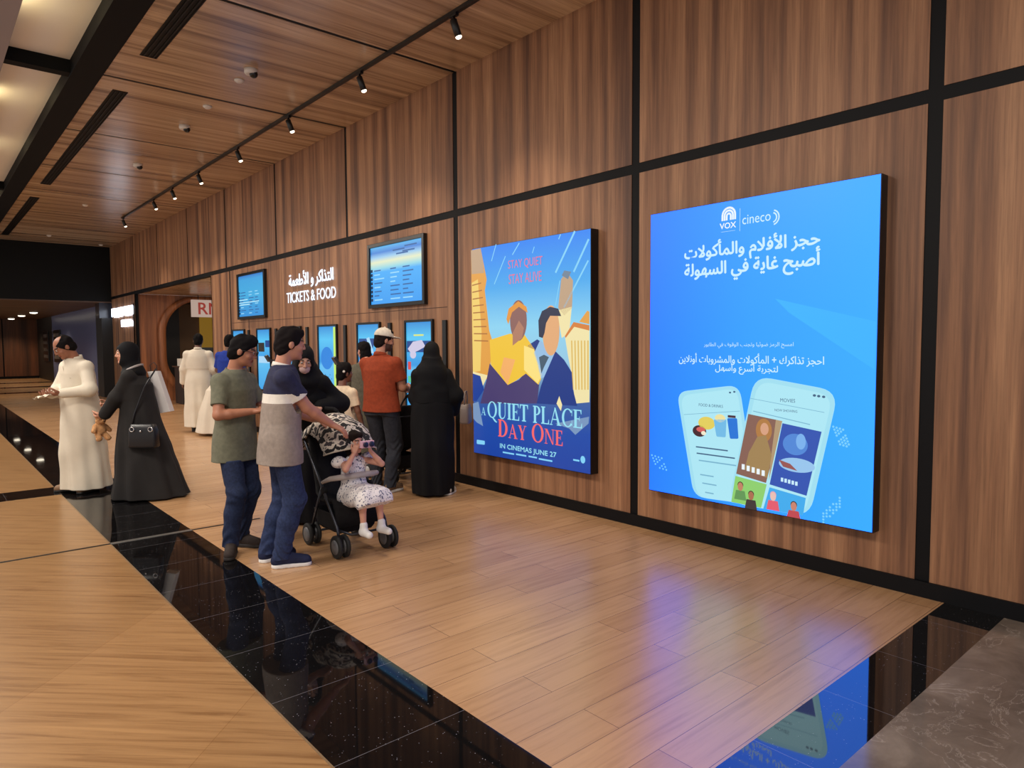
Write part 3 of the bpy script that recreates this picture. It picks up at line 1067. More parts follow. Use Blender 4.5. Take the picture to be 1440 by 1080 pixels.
menu_screen(7.00, 8.36, 'wall menu screen with a pale yellow band, the one nearest the film poster', 'big')
menu_screen(12.00, 13.35, 'wall menu screen showing plain blue listings, beyond the lit lettering', 'small')


def lit_sign():
    r = thing('lit_sign', 'glowing white Arabic and English channel letters between the two menu screens', 'sign', (D, 10.24, 2.28))
    m = mat('sign_white', (226, 238, 255), 0.4, emit=1.5)
    for name, s, y0, y1, z0, z1 in (('arabic_lettering', shape_arabic('\u0627\u0644\u062a\u0630\u0627\u0643\u0631 \u0648 \u0627\u0644\u0623\u0637\u0639\u0645\u0629'), 11.02, 9.43, 2.50, 2.77),
                                    ('english_lettering', 'TICKETS & FOOD', 11.12, 9.36, 2.285, 2.455)):
        v, f, mx = text_geo(s, 0.0, 0.003)
        b = MB()
        for j, (dy, dz) in enumerate(((0, 0), (0.006, 0), (-0.006, 0), (0, 0.004), (0, -0.004)) if 'arabic' in name else ((0, 0),)):
            b.add([(D - 0.02 - 0.0004 * j - p[2], y0 + (y1 - y0) * p[0] / mx[0] + dy, z0 + (z1 - z0) * p[1] / mx[1] + dz) for p in v], f)
        o = b.build(name, m, r)
        o.location = (-D, -10.24, -2.28)
    for zz in (2.36, 2.60):
        b = MB()
        b.box(D - 0.012, D - 0.0015, 9.45, 11.0, zz, zz + 0.03)
        b.build('mounting_rail', M_DWOOD, r).location = (-D, -10.24, -2.28)


lit_sign()


def far_sign():
    """glowing letter blocks on the last panel; too blurred in the photograph to read"""
    r = thing('lit_sign', 'blurred glowing white letters on the last wood panel beside the black end wall', 'sign', (D, 22.9, 2.14))
    m = mat('far_sign_white', (226, 238, 255), 0.4, emit=5.0)
    rnd = random.Random(3)
    for name, y0, y1, z0, z1 in (('upper_lettering', 24.35, 21.7, 2.46, 2.74), ('lower_lettering', 23.1, 21.8, 2.16, 2.36)):
        b = MB()
        y = y0
        while y > y1 + 0.08:
            w = rnd.uniform(0.10, 0.22)
            w = min(w, y - y1)
            zz = z0 + rnd.choice((0, 0, 0.03))
            b.box(D - 0.05, D - 0.012, y - w, y, zz, z1 - rnd.choice((0, 0.0, 0.05)))
            b.box(D - 0.014, D, y - w * 0.6, y - w * 0.4, zz + 0.05, zz + 0.09)
            y -= w + 0.035
        b.build(name, m, r).location = (-D, -22.9, -2.14)


far_sign()

KIOSKS = ((6.87, 7.50, 'car', 'portrait kiosk screen behind the woman in the plain black abaya'),
          (8.11, 8.75, 'arrow', 'portrait kiosk screen behind the man in the white cap'),
          (9.35, 9.99, 'yellow', 'bright blue kiosk screen with a yellow right edge, above the child in cream'),
          (10.60, 11.24, 'plain', 'kiosk screen mostly hidden by the dark-haired man in the navy and grey polo'),
          (11.85, 12.49, 'photo', 'kiosk screen seen between the heads of the two men in jeans'),
          (13.10, 13.74, 'plain', 'farthest kiosk screen, just above the olive-shirted man'))


def kiosk(y0, y1, kind, label):
    z0, z1 = 0.78, 1.90
    r = thing('ticket_kiosk', label, 'kiosk', (D, (y0 + y1) / 2, z0), group='self-service kiosk screens in the wall')
    off = Vector((-D, -(y0 + y1) / 2, -z0))
    b = MB()
    frame_rim(b, D - 0.035, D - 0.0015, y0, y1, z0, z1, 0.03)
    b.build('bezel', M_BEZ, r, 0.003).location = off
    p = Print(D - 0.015, y1, z0)
    W, Hh = y1 - y0, z1 - z0
    top = glow_ramp('kiosk_blue', [(0, (60, 160, 230)), (0.45, (96, 190, 240)), (0.5, (50, 150, 226)), (0.8, (84, 196, 244)), (1, (40, 130, 210))], 'Z', z0, z1)
    p.rect(0.028, W - 0.028, 0.028, Hh - 0.028, top, 0)
    if kind == 'yellow':
        p.rect(W - 0.13, W - 0.03, 0.03, Hh - 0.04, glow('kiosk_yellow', (196, 236, 110)), 1)
        p.ell((W * 0.45, Hh * 0.55), 0.2, 0.17, glow('kiosk_mid', (24, 130, 220)), 1)
        for k in range(7):
            p.rect(0.12 + 0.05 * k, 0.14 + 0.05 * k, 0.3 + 0.03 * (k % 3), 0.315 + 0.03 * (k % 3), glow('kiosk_ink', (24, 90, 160)), 2)
    elif kind == 'car':
        p.rect(0.04, W - 0.03, Hh - 0.40, Hh - 0.26, glow('kiosk_navy', (20, 70, 140)), 1)
        p.poly([(0.06, Hh - 0.36), (0.18, Hh - 0.27), (0.38, Hh - 0.25), (0.46, Hh - 0.33), (0.30, Hh - 0.38), (0.14, Hh - 0.42)], glow('kiosk_pale', (206, 200, 226)), 2)
        p.ell((0.18, Hh - 0.43), 0.07, 0.05, glow('kiosk_pale', (206, 200, 226)), 2)
        p.rect(0.06, 0.13, Hh - 0.62, Hh - 0.52, glow('kiosk_red', (216, 70, 76)), 2)
        p.rect(0.06, 0.14, Hh - 0.78, Hh - 0.70, glow('kiosk_green', (90, 190, 140)), 2)
        p.rect(0.36, W - 0.06, Hh - 0.70, Hh - 0.60, glow('kiosk_pale2', (170, 214, 244)), 2)
        p.rect(0.2, 0.42, Hh - 0.2, Hh - 0.18, glow('kiosk_yel2', (220, 230, 120)), 2)
    elif kind == 'arrow':
        p.poly([(0.05, Hh - 0.40), (0.40, Hh - 0.40), (0.52, Hh - 0.22), (0.05, Hh - 0.22)], glow('kiosk_navy', (20, 70, 140)), 1)
        p.poly([(0.26, Hh - 0.22), (0.34, Hh - 0.20), (0.46, Hh - 0.42), (0.38, Hh - 0.42)], glow('kiosk_pale2', (170, 214, 244)), 2)
        p.rect(0.06, 0.3, Hh - 0.38, Hh - 0.34, glow('kiosk_pale', (206, 200, 226)), 2)
    elif kind == 'photo':
        p.rect(0.05, 0.34, Hh - 0.42, Hh - 0.26, glow('kiosk_dark', (40, 34, 30)), 1)
        p.rect(0.38, W - 0.06, Hh - 0.34, Hh - 0.22, glow('kiosk_navy', (20, 70, 140)), 1)
        p.rect(0.06, W - 0.08, Hh - 0.62, Hh - 0.50, glow('kiosk_pale2', (170, 214, 244)), 1)
    else:
        p.rect(0.08, W - 0.1, Hh - 0.30, Hh - 0.20, glow('kiosk_pale2', (170, 214, 244)), 1)
    p.build('screen', r).location = off


for k in KIOSKS:
    kiosk(*k)

TERM = ((6.635, 'slim black card terminal strip nearest the film poster, beside the woman in plain black'),
        (7.87, 'slim black card terminal strip behind the man in the rust polo'),
        (9.11, 'slim black card terminal strip above the child in cream'),
        (10.38, 'slim black card terminal strip beside the head of the navy and grey polo man'),
        (11.62, 'slim black card terminal strip hidden by the navy and grey polo man'),
        (12.90, 'slim black card terminal strip beyond the dark-haired man in the olive shirt'))
b0 = None
for yy, lab in TERM:
    r = thing('card_terminal', lab, 'card terminal', (D, yy, 0.95), group='card terminals beside the kiosk screens')
    if b0 is None:
        b = MB()
        b.box(-0.03, -0.0015, -0.038, 0.038, 0.0, 0.93)
        o1 = b.build('backplate', M_BEZ, r, 0.004)
        b = MB()
        b.box(-0.13, -0.03, -0.02, 0.02, 0.36, 0.40)
        b.obox((-0.16, 0.02, 0.42), (0.03, 0.0, -0.05), (0, 0.045, 0), (0.02, 0, 0.012))
        o2 = b.build('reader', mat('reader_grey', (58, 58, 62), 0.4), r, 0.004)
        b = MB()
        b.obox((-0.178, 0.02, 0.455), (0.010, 0, -0.017), (0, 0.034, 0), (0.004, 0, 0.003))
        o3 = b.build('reader_display', mat('reader_pale', (190, 196, 180), 0.4), r)
        b0 = (o1, o2, o3)
    else:
        for q in b0:
            c = q.copy()
            COL.objects.link(c)
            c.parent = r

# ------------------------------------------------------------------ ceiling fixtures
b = MB()
b.box(TRACK_X - 0.02, TRACK_X + 0.02, 1.0, 18.62, H - 0.035, H - 0.0015)
tag(b.build('light_track', mat('track_black', (12, 12, 13), 0.4)), 'long black lighting track running along the wood ceiling', 'lighting track')
M_SPOT = mat('spot_black', (14, 14, 15), 0.4)
M_LENS = mat('spot_lens', (255, 240, 214), 0.3, emit=4.0)
first = None
ORD = ['nearest', 'second nearest', 'third nearest', 'fourth nearest', 'fifth nearest', 'sixth nearest', 'seventh nearest', 'farthest']
for i, yy in enumerate(SPOT_Y):
    r = thing('spotlight', 'black cylinder spotlight on the ceiling track, %s of the eight' % ORD[i], 'spotlight', (TRACK_X, yy, H - 0.035), group='spotlights on the ceiling track')
    if first is None:
        ax = np.array((0.35, -0.10, -1.0))
        ax /= np.linalg.norm(ax)
        b = MB()
        b.box(-0.018, 0.018, -0.05, 0.05, -0.022, 0.0)
        b.tube([(0, 0, -0.02), (0.0, 0, -0.075)], 0.010)
        o1 = b.build('adapter', M_SPOT, r)
        b = MB()
        b.lathe(np.array((-0.01, 0.0, -0.045)), ax, [(0.0, 0.026), (0.006, 0.034), (0.15, 0.034), (0.152, 0.030)])
        o2 = b.build('head', M_SPOT, r)
        b = MB()
        b.lathe(np.array((-0.01, 0.0, -0.045)) + ax * 0.152, ax, [(0.0, 0.029), (0.012, 0.028), (0.02, 0.018)])
        o3 = b.build('lens', M_LENS, r)
        first = (o1, o2, o3)
    else:
        for q in first:
            c = q.copy()
            COL.objects.link(c)
            c.parent = r
    lamp('track_spot_light', 'SPOT', (TRACK_X + 0.06, yy - 0.02, H - 0.26), 140, (1.0, 0.86, 0.68), (TRACK_X - 0.1, yy - 0.15, 0), size=0.04, angle=95, blend=0.9)

for y0, y1, lab in ((2.0, 8.16, 'black slot air diffuser in the wood ceiling, the nearest one'), (9.45, 15.72, 'long black slot air diffuser in the middle of the wood ceiling'),
                    (17.2, 23.45, 'black slot air diffuser at the far end of the wood ceiling')):
    r = thing('air_diffuser', lab, 'air vent', (2.0, (y0 + y1) / 2, H))
    b = MB()
    L = (y1 - y0) / 2
    for x in (-0.082, 0.070):
        b.box(x, x + 0.012, -L, L, -0.006, 0.0)
    for y in (-L, L - 0.012):
        b.box(-0.07, 0.07, y, y + 0.012, -0.006, 0.0)
    b.box(-0.07, 0.07, -L + 0.012, L - 0.012, -0.0015, 0.0)
    b.build('frame', mat('vent_black', (5, 5, 6), 0.6, spec=0.2), r)
    b = MB()
    for x in (-0.045, 0.0, 0.045):
        b.box(x - 0.006, x + 0.006, -L + 0.012, L - 0.012, -0.010, -0.001)
    b.build('slats', mat('vent_slat', (9, 9, 11), 0.5, spec=0.2), r)

M_CAMW = mat('camera_white', (214, 208, 200), 0.4)
M_CAMB = mat('camera_lens', (8, 8, 9), 0.1)
for x, y, lab in ((2.95, 7.80, 'white dome camera on the ceiling, nearest of three, beside a flat white detector'), (2.97, 10.35, 'white dome camera on the ceiling, the middle one of three'),
                  (2.97, 13.0, 'white dome camera on the ceiling, farthest of three')):
    r = thing('dome_camera', lab, 'security camera', (x, y, H), group='dome cameras on the ceiling')
    b = MB()
    b.lathe((0, 0, 0), (0, 0, -1), [(0, 0.072), (0.04, 0.072), (0.055, 0.064), (0.056, 0.045)])
    b.build('base', M_CAMW, r)
    b = MB()
    b.lathe((0.02, -0.02, -0.045), (0.2, -0.2, -1), [(0, 0.046), (0.025, 0.043), (0.045, 0.026), (0.052, 0.005)])
    b.build('dome', M_CAMB, r)
for x, y, lab in ((2.96, 8.19, 'flat white ceiling detector beside the nearest dome camera'), (2.96, 9.33, 'small white ceiling detector between the near and middle dome cameras'),
                  (2.93, 17.46, 'tiny white ceiling detector beyond the farthest dome camera'), (2.94, 22.86, 'tiny white ceiling detector near the black end wall'),
                  (4.39, 24.0, 'small white ceiling device in the far corner by the black end wall')):
    b = MB()
    b.lathe((0, 0, 0), (0, 0, -1), [(0, 0.055), (0.014, 0.055), (0.026, 0.042), (0.034, 0.03), (0.035, 0.01)])
    o = b.build('smoke_detector', M_CAMW)
    o.location = (x, y, H)
    tag(o, lab, 'smoke detector', 'flat detectors on the ceiling')

for x, y, lab in ((3.60, 32.8, 'lit round downlight in the low corridor ceiling, the nearest of three'), (3.56, 36.4, 'lit round downlight in the low corridor ceiling, the middle of three'),
                  (3.56, 40.6, 'lit round downlight in the low corridor ceiling, the farthest of three')):
    r = thing('downlight', lab, 'downlight', (x, y, 2.94), group='downlights in the far corridor')
    b = MB()
    b.lathe((0, 0, 0), (0, 0, -1), [(0, 0.17), (0.02, 0.17), (0.022, 0.14)])
    b.build('trim_ring', M_BEZ, r)
    b = MB()
    b.lathe((0, 0, -0.018), (0, 0, -1), [(0, 0.135), (0.03, 0.12), (0.045, 0.06)])
    b.build('lens', M_LENS, r)
    lamp('corridor_light', 'SPOT', (x, y, 2.80), 140, (1.0, 0.74, 0.45), (x, y, 0), size=0.1, angle=130, blend=0.8)
lamp('corridor_light', 'SPOT', (2.6, 27.5, 2.85), 160, (1.0, 0.74, 0.45), (2.6, 27.5, 0), size=0.15, angle=130, blend=0.8)

# corridor posters and light marks on the dark wall
for y0, y1, z0, z1, lab in ((34.6, 36.4, 0.9, 2.3, 'dim framed poster on the dark corridor wall, the nearer one'), (38.0, 39.6, 0.9, 2.3, 'dim framed poster on the dark corridor wall, the farther one')):
    r = thing('framed_poster', lab, 'poster', (D, (y0 + y1) / 2, z0), group='dim posters in the far corridor')
    w, hh = (y1 - y0) / 2, z1 - z0
    b = MB()
    b.box(-0.05, 0.0, -w, w, 0, hh)
    b.build('frame', M_BEZ, r, 0.01)
    b = MB()
    for k in range(4):
        b.box(-0.058, -0.05, -w + 0.2, w - 0.2, 0.15 + 0.32 * k, 0.30 + 0.32 * k)
    b.build('print', mat('poster_dim', (96, 88, 84), 0.6), r)

# ------------------------------------------------------------------ inside the alcove
r = thing('hanging_sign', 'pale sign with red lettering hung above the alcove counter', 'sign', (6.9, 21.2, 2.42))
b = MB()
b.box(-0.80, 0.9, -0.04, 0.04, 0.0, 0.50)
b.build('board', mat('sign_pale', (226, 196, 180), 0.5, emit=0.55), r, 0.01)
v, f, mx = text_geo('RN', 0.01, 0.02)
b = MB()
b.add([(-0.62 + 0.62 * p[0] / mx[0], -0.055 - p[2] * 0.4, 0.08 + 0.34 * p[1] / mx[1]) for p in v], f)
b.build('lettering', mat('sign_red', (190, 60, 50), 0.5, emit=0.5), r)
for x in (-0.6, 0.7):
    b = MB()
    b.tube([(x, 0, 0.49), (x, 0, 0.628)], 0.012)
    b.build('hanger', M_BEZ, r)
r = thing('service_counter', 'dark alcove counter with a glass top behind the man in white', 'counter', (6.70, 20.3, 0.0))
b = MB()
b.box(-1.25, 1.3, -0.35, 0.35, 0.0, 1.0)
b.build('body', mat('counter_dark', (40, 26, 22), 0.5), r, 0.01)
b = MB()
b.box(-1.30, 1.35, -0.40, 0.40, 1.0, 1.04)
b.build('counter_top', mat('counter_top', (70, 58, 50), 0.2), r, 0.005)
b = MB()
b.box(-0.05, 0.05, -0.02, 0.02, 0, 0.30)
b.box(-0.25, 0.25, -0.02, 0.01, 0.18, 0.50)
b.box(-0.12, 0.12, -0.08, 0.08, 0, 0.02)
o = b.build('till_monitor', M_BEZ)
o.location = (6.25, 20.3, 1.04)
tag(o, 'black till monitor on the alcove counter', 'monitor')
b = MB()
b.box(-0.18, 0.18, -0.12, 0.12, 0, 0.20)
o = b.build('paper_box', mat('paper_white', (226, 220, 210), 0.7))
o.location = (5.62, 20.2, 1.04)
tag(o, 'white box on the left end of the alcove counter', 'box')
b = MB()
b.box(6.95, 8.4, 23.30, 23.355, 0.5, 2.70)
o = b.build('yellow_panel', mat('panel_yellow', (214, 160, 50), 0.5, emit=0.25))  # yellow wall panel, no lamp; a faint glow is put into its colour
tag(o, 'yellow wall panel, given a faint glow, on the back of the alcove', 'board')
lamp('alcove_light', 'AREA', (6.6, 19.0, 3.03), 40, (1.0, 0.8, 0.58), (6.6, 19.0, 0), size=0.8)

# ------------------------------------------------------------------ bodies and cloth: blended distance fields turned into meshes


def _lens(a, ax=0):
    return np.sqrt((a * a).sum(-1))


class Field:
    def __init__(self, lo, hi, h):
        self.h = h
        self.ax = [np.arange(lo[i], hi[i] + h, h, dtype=np.float32) for i in range(3)]
        self.F = np.full([len(a) for a in self.ax], 1.0, np.float32)

    def _block(self, lo, hi, pad):
        sl = []
        for i in range(3):
            a = self.ax[i]
            s = max(0, int((lo[i] - pad - a[0]) / self.h))
            e = min(len(a), int((hi[i] + pad - a[0]) / self.h) + 2)
            if e <= s:
                return None, None
            sl.append(slice(s, e))
        X = self.ax[0][sl[0]][:, None, None]
        Y = self.ax[1][sl[1]][None, :, None]
        Z = self.ax[2][sl[2]][None, None, :]
        return tuple(sl), (X, Y, Z)

    def _join(self, sl, d, k, sub=False):
        A = self.F[sl]
        if sub:
            d = -d
            h = np.clip(0.5 - 0.5 * (d - A) / k, 0, 1) if k > 0 else None
            self.F[sl] = np.maximum(A, d) if k <= 0 else A * h + d * (1 - h) + k * h * (1 - h)
        elif k <= 0:
            self.F[sl] = np.minimum(A, d)
        else:
            h = np.clip(0.5 + 0.5 * (A - d) / k, 0, 1)
            self.F[sl] = A * (1 - h) + d * h - k * h * (1 - h)

    def cap(self, a, b, ra, rb, k=0.02, sub=False):
        """tapered limb from a to b"""
        a, b = np.array(a, np.float32), np.array(b, np.float32)
        R = max(ra, rb)
        sl, P = self._block(np.minimum(a, b) - R, np.maximum(a, b) + R, k * 2 + 0.02)
        if sl is None:
            return
        ab = b - a
        L2 = float(ab @ ab) + 1e-9
        px, py, pz = P[0] - a[0], P[1] - a[1], P[2] - a[2]
        t = np.clip((px * ab[0] + py * ab[1] + pz * ab[2]) / L2, 0, 1)
        d = np.sqrt((px - t * ab[0]) ** 2 + (py - t * ab[1]) ** 2 + (pz - t * ab[2]) ** 2) - (ra + (rb - ra) * t)
        self._join(sl, d, k, sub)

    def chain(self, pts, rs, k=0.02):
        for i in range(len(pts) - 1):
            self.cap(pts[i], pts[i + 1], rs[i], rs[i + 1], k)

    def ell(self, c, r, M=None, k=0.02, sub=False):
        """ellipsoid, axes turned by M (columns = axes)"""
        c, r = np.array(c, np.float32), np.array(r, np.float32)
        R = float(r.max())
        sl, P = self._block(c - R, c + R, k * 2 + 0.02)
        if sl is None:
            return
        q = [P[i] - c[i] for i in range(3)]
        if M is not None:
            q = [q[0] * M[0][i] + q[1] * M[1][i] + q[2] * M[2][i] for i in range(3)]
        k0 = np.sqrt((q[0] / r[0]) ** 2 + (q[1] / r[1]) ** 2 + (q[2] / r[2]) ** 2)
        k1 = np.sqrt((q[0] / r[0] ** 2) ** 2 + (q[1] / r[1] ** 2) ** 2 + (q[2] / r[2] ** 2) ** 2) + 1e-6
        self._join(sl, k0 * (k0 - 1) / k1, k, sub)

    def loft(self, zs, cx, cy, rx, ry, k=0.02, fold=None, z0=None, z1=None):
        """upright body of elliptical sections; fold = (count, depth at each z, phase)"""
        zs = np.array(zs)
        cx, cy, rx, ry = (np.array(q) * np.ones(len(zs)) for q in (cx, cy, rx, ry))
        z0, z1 = zs[0] if z0 is None else z0, zs[-1] if z1 is None else z1
        lo = ((cx - rx).min(), (cy - ry).min(), z0)
        hi = ((cx + rx).max(), (cy + ry).max(), z1)
        sl, P = self._block(lo, hi, k * 2 + 0.04)
        if sl is None:
            return
        z = P[2].ravel()

        def it(q):
            # smooth interpolation through the rings
            return np.interp(z, zs, q)[None, None, :].astype(np.float32)
        X, Y = P[0] - it(cx), P[1] - it(cy)
        a, b = it(rx), it(ry)
        k0 = np.sqrt((X / a) ** 2 + (Y / b) ** 2) + 1e-6
        k1 = np.sqrt((X / a ** 2) ** 2 + (Y / b ** 2) ** 2) + 1e-6
        d = k0 * (k0 - 1) / k1
        if fold:
            th = np.arctan2(Y / b, X / a)
            n, dep, ph = fold
            dep = it(np.array(dep) * np.ones(len(zs)))
            d = d + dep * (np.sin(n * th + ph + 0.9 * np.sin(2.1 * P[2] + ph)) * 0.6 + np.sin((n + 4) * th + 2 * ph + 1.5 * P[2]) * 0.4)
        d = np.maximum(d, np.maximum(z0 - P[2], P[2] - z1))
        self._join(sl, d, k)

    def cut(self, n, p):
        """remove everything on the side of the plane that n points to"""
        n, p = np.array(n, float), np.array(p, float)
        n = n / np.linalg.norm(n)
        d = self.ax[0][:, None, None] * n[0] + self.ax[1][None, :, None] * n[1] + self.ax[2][None, None, :] * n[2] - float(n @ p)
        self.F = np.maximum(self.F, d.astype(np.float32))

    def wrinkle(self, amp, fx=14, fz=9, seed=0, n=5):
        rnd = random.Random(seed)
        X, Y, Z = self.ax[0][:, None, None], self.ax[1][None, :, None], self.ax[2][None, None, :]
        w = 0
        for _ in range(n):
            a, ph = rnd.uniform(0, 6.28), rnd.uniform(0, 6.28)
            s = rnd.uniform(0.6, 1.5)
            w = w + np.sin(s * (fx * (math.cos(a) * X + math.sin(a) * Y) + fz * rnd.choice((-1, 1)) * Z) + ph + 0.8 * np.sin(3.1 * fx * 0.3 * Z + ph))
        self.F += (amp / n * 1.6) * w.astype(np.float32)

    def mesh(self, name, mats, parent=None, pick=None):
        F, h = self.F, self.h
        I = F < 0
        nx, ny, nz = F.shape
        cnt = np.zeros((nx - 1, ny - 1, nz - 1), np.int8)
        cor = [(i, j, k) for i in (0, 1) for j in (0, 1) for k in (0, 1)]
        for i, j, k in cor:
            cnt += I[i:nx - 1 + i, j:ny - 1 + j, k:nz - 1 + k]
        act = (cnt > 0) & (cnt < 8)
        idx = np.argwhere(act)
        ids = np.full(act.shape, -1, np.int32)
        ids[act] = np.arange(len(idx))
        acc = np.zeros((len(idx), 3))
        num = np.zeros(len(idx))
        for a in cor:
            for axis in range(3):
                if a[axis]:
                    continue
                b = list(a)
                b[axis] = 1
                fa = F[idx[:, 0] + a[0], idx[:, 1] + a[1], idx[:, 2] + a[2]]
                fb = F[idx[:, 0] + b[0], idx[:, 1] + b[1], idx[:, 2] + b[2]]
                m = (fa < 0) != (fb < 0)
                t = np.where(m, fa / np.where(m, fa - fb, 1), 0)
                p = np.array(a, float)[None, :] + np.zeros((len(idx), 3))
                p[:, axis] += t
                acc[m] += p[m]
                num[m] += 1
        V = (idx + acc / num[:, None]) * h + np.array([a[0] for a in self.ax])
        Q = []
        for axis in range(3):
            u, v = (axis + 1) % 3, (axis + 2) % 3
            sA = [slice(None)] * 3
            sB = [slice(None)] * 3
            sA[axis], sB[axis] = slice(0, -1), slice(1, None)
            ch = I[tuple(sA)] != I[tuple(sB)]
            e = np.argwhere(ch)
            lim = [n - 1 for n in F.shape]
            ok = (e[:, u] > 0) & (e[:, v] > 0) & (e[:, u] < lim[u]) & (e[:, v] < lim[v])
            e = e[ok]

            def cell(du, dv):
                c = e.copy()
                c[:, u] += du
                c[:, v] += dv
                return ids[c[:, 0], c[:, 1], c[:, 2]]
            q = np.stack([cell(-1, -1), cell(0, -1), cell(0, 0), cell(-1, 0)], 1)
            flip = ~I[e[:, 0], e[:, 1], e[:, 2]]
            q[flip] = q[flip][:, ::-1]
            Q.append(q)
        Q = np.concatenate(Q)
        Q = Q[(Q >= 0).all(1)]
        me = bpy.data.meshes.new(name)
        me.vertices.add(len(V))
        me.vertices.foreach_set('co', V.astype(np.float32).ravel())
        me.loops.add(len(Q) * 4)
        me.loops.foreach_set('vertex_index', Q.astype(np.int32).ravel())
        me.polygons.add(len(Q))
        me.polygons.foreach_set('loop_start', np.arange(0, len(Q) * 4, 4, dtype=np.int32))
        for m in (mats if isinstance(mats, (list, tuple)) else [mats]):
            me.materials.append(m)
        me.polygons.foreach_set('use_smooth', np.ones(len(Q), bool))
        if pick is not None:
            me.polygons.foreach_set('material_index', pick(V[Q].mean(1)).astype(np.int32))
        me.update(calc_edges=True)
        o = bpy.data.objects.new(name, me)
        COL.objects.link(o)
        if parent is not None:
            o.parent = parent
        return o


def vec(*a):
    return np.array(a, float)


def unit(a):
    a = np.array(a, float)
    return a / (np.linalg.norm(a) + 1e-9)


def bend(a, b, l1, l2, pole):
    """middle joint of a two-bone limb; pole is the way the joint points"""
    a, b = np.array(a, float), np.array(b, float)
    d = b - a
    L = np.linalg.norm(d)
    if L > (l1 + l2) * 0.995:
        b = a + d * ((l1 + l2) * 0.995 / L)
        d = b - a
        L = np.linalg.norm(d)
    x = (l1 * l1 - l2 * l2 + L * L) / (2 * L)
    y = math.sqrt(max(l1 * l1 - x * x, 1e-8))
    u = d / L
    p = np.array(pole, float)
    p = unit(p - u * (p @ u))
    return a + u * x + p * y, b


def rot_head(yaw, pitch, roll=0.0):
    """columns: right, forward, up of the head. yaw turns to the person's left, pitch nods down"""
    return np.array(Matrix.Rotation(yaw, 3, 'Z') @ Matrix.Rotation(-pitch, 3, 'X') @ Matrix.Rotation(roll, 3, 'Y'))


SKIN = {}


def skin(tone):
    if tone not in SKIN:
        SKIN[tone] = [mat('skin_%d' % len(SKIN), tone, 0.5), mat('lips_%d' % len(SKIN), tuple(int(c * f) for c, f in zip(tone, (0.86, 0.66, 0.64))), 0.5), mat('stubble_%d' % len(SKIN), tuple(int(c * 0.42) for c in tone), 0.7)]
    return SKIN[tone]


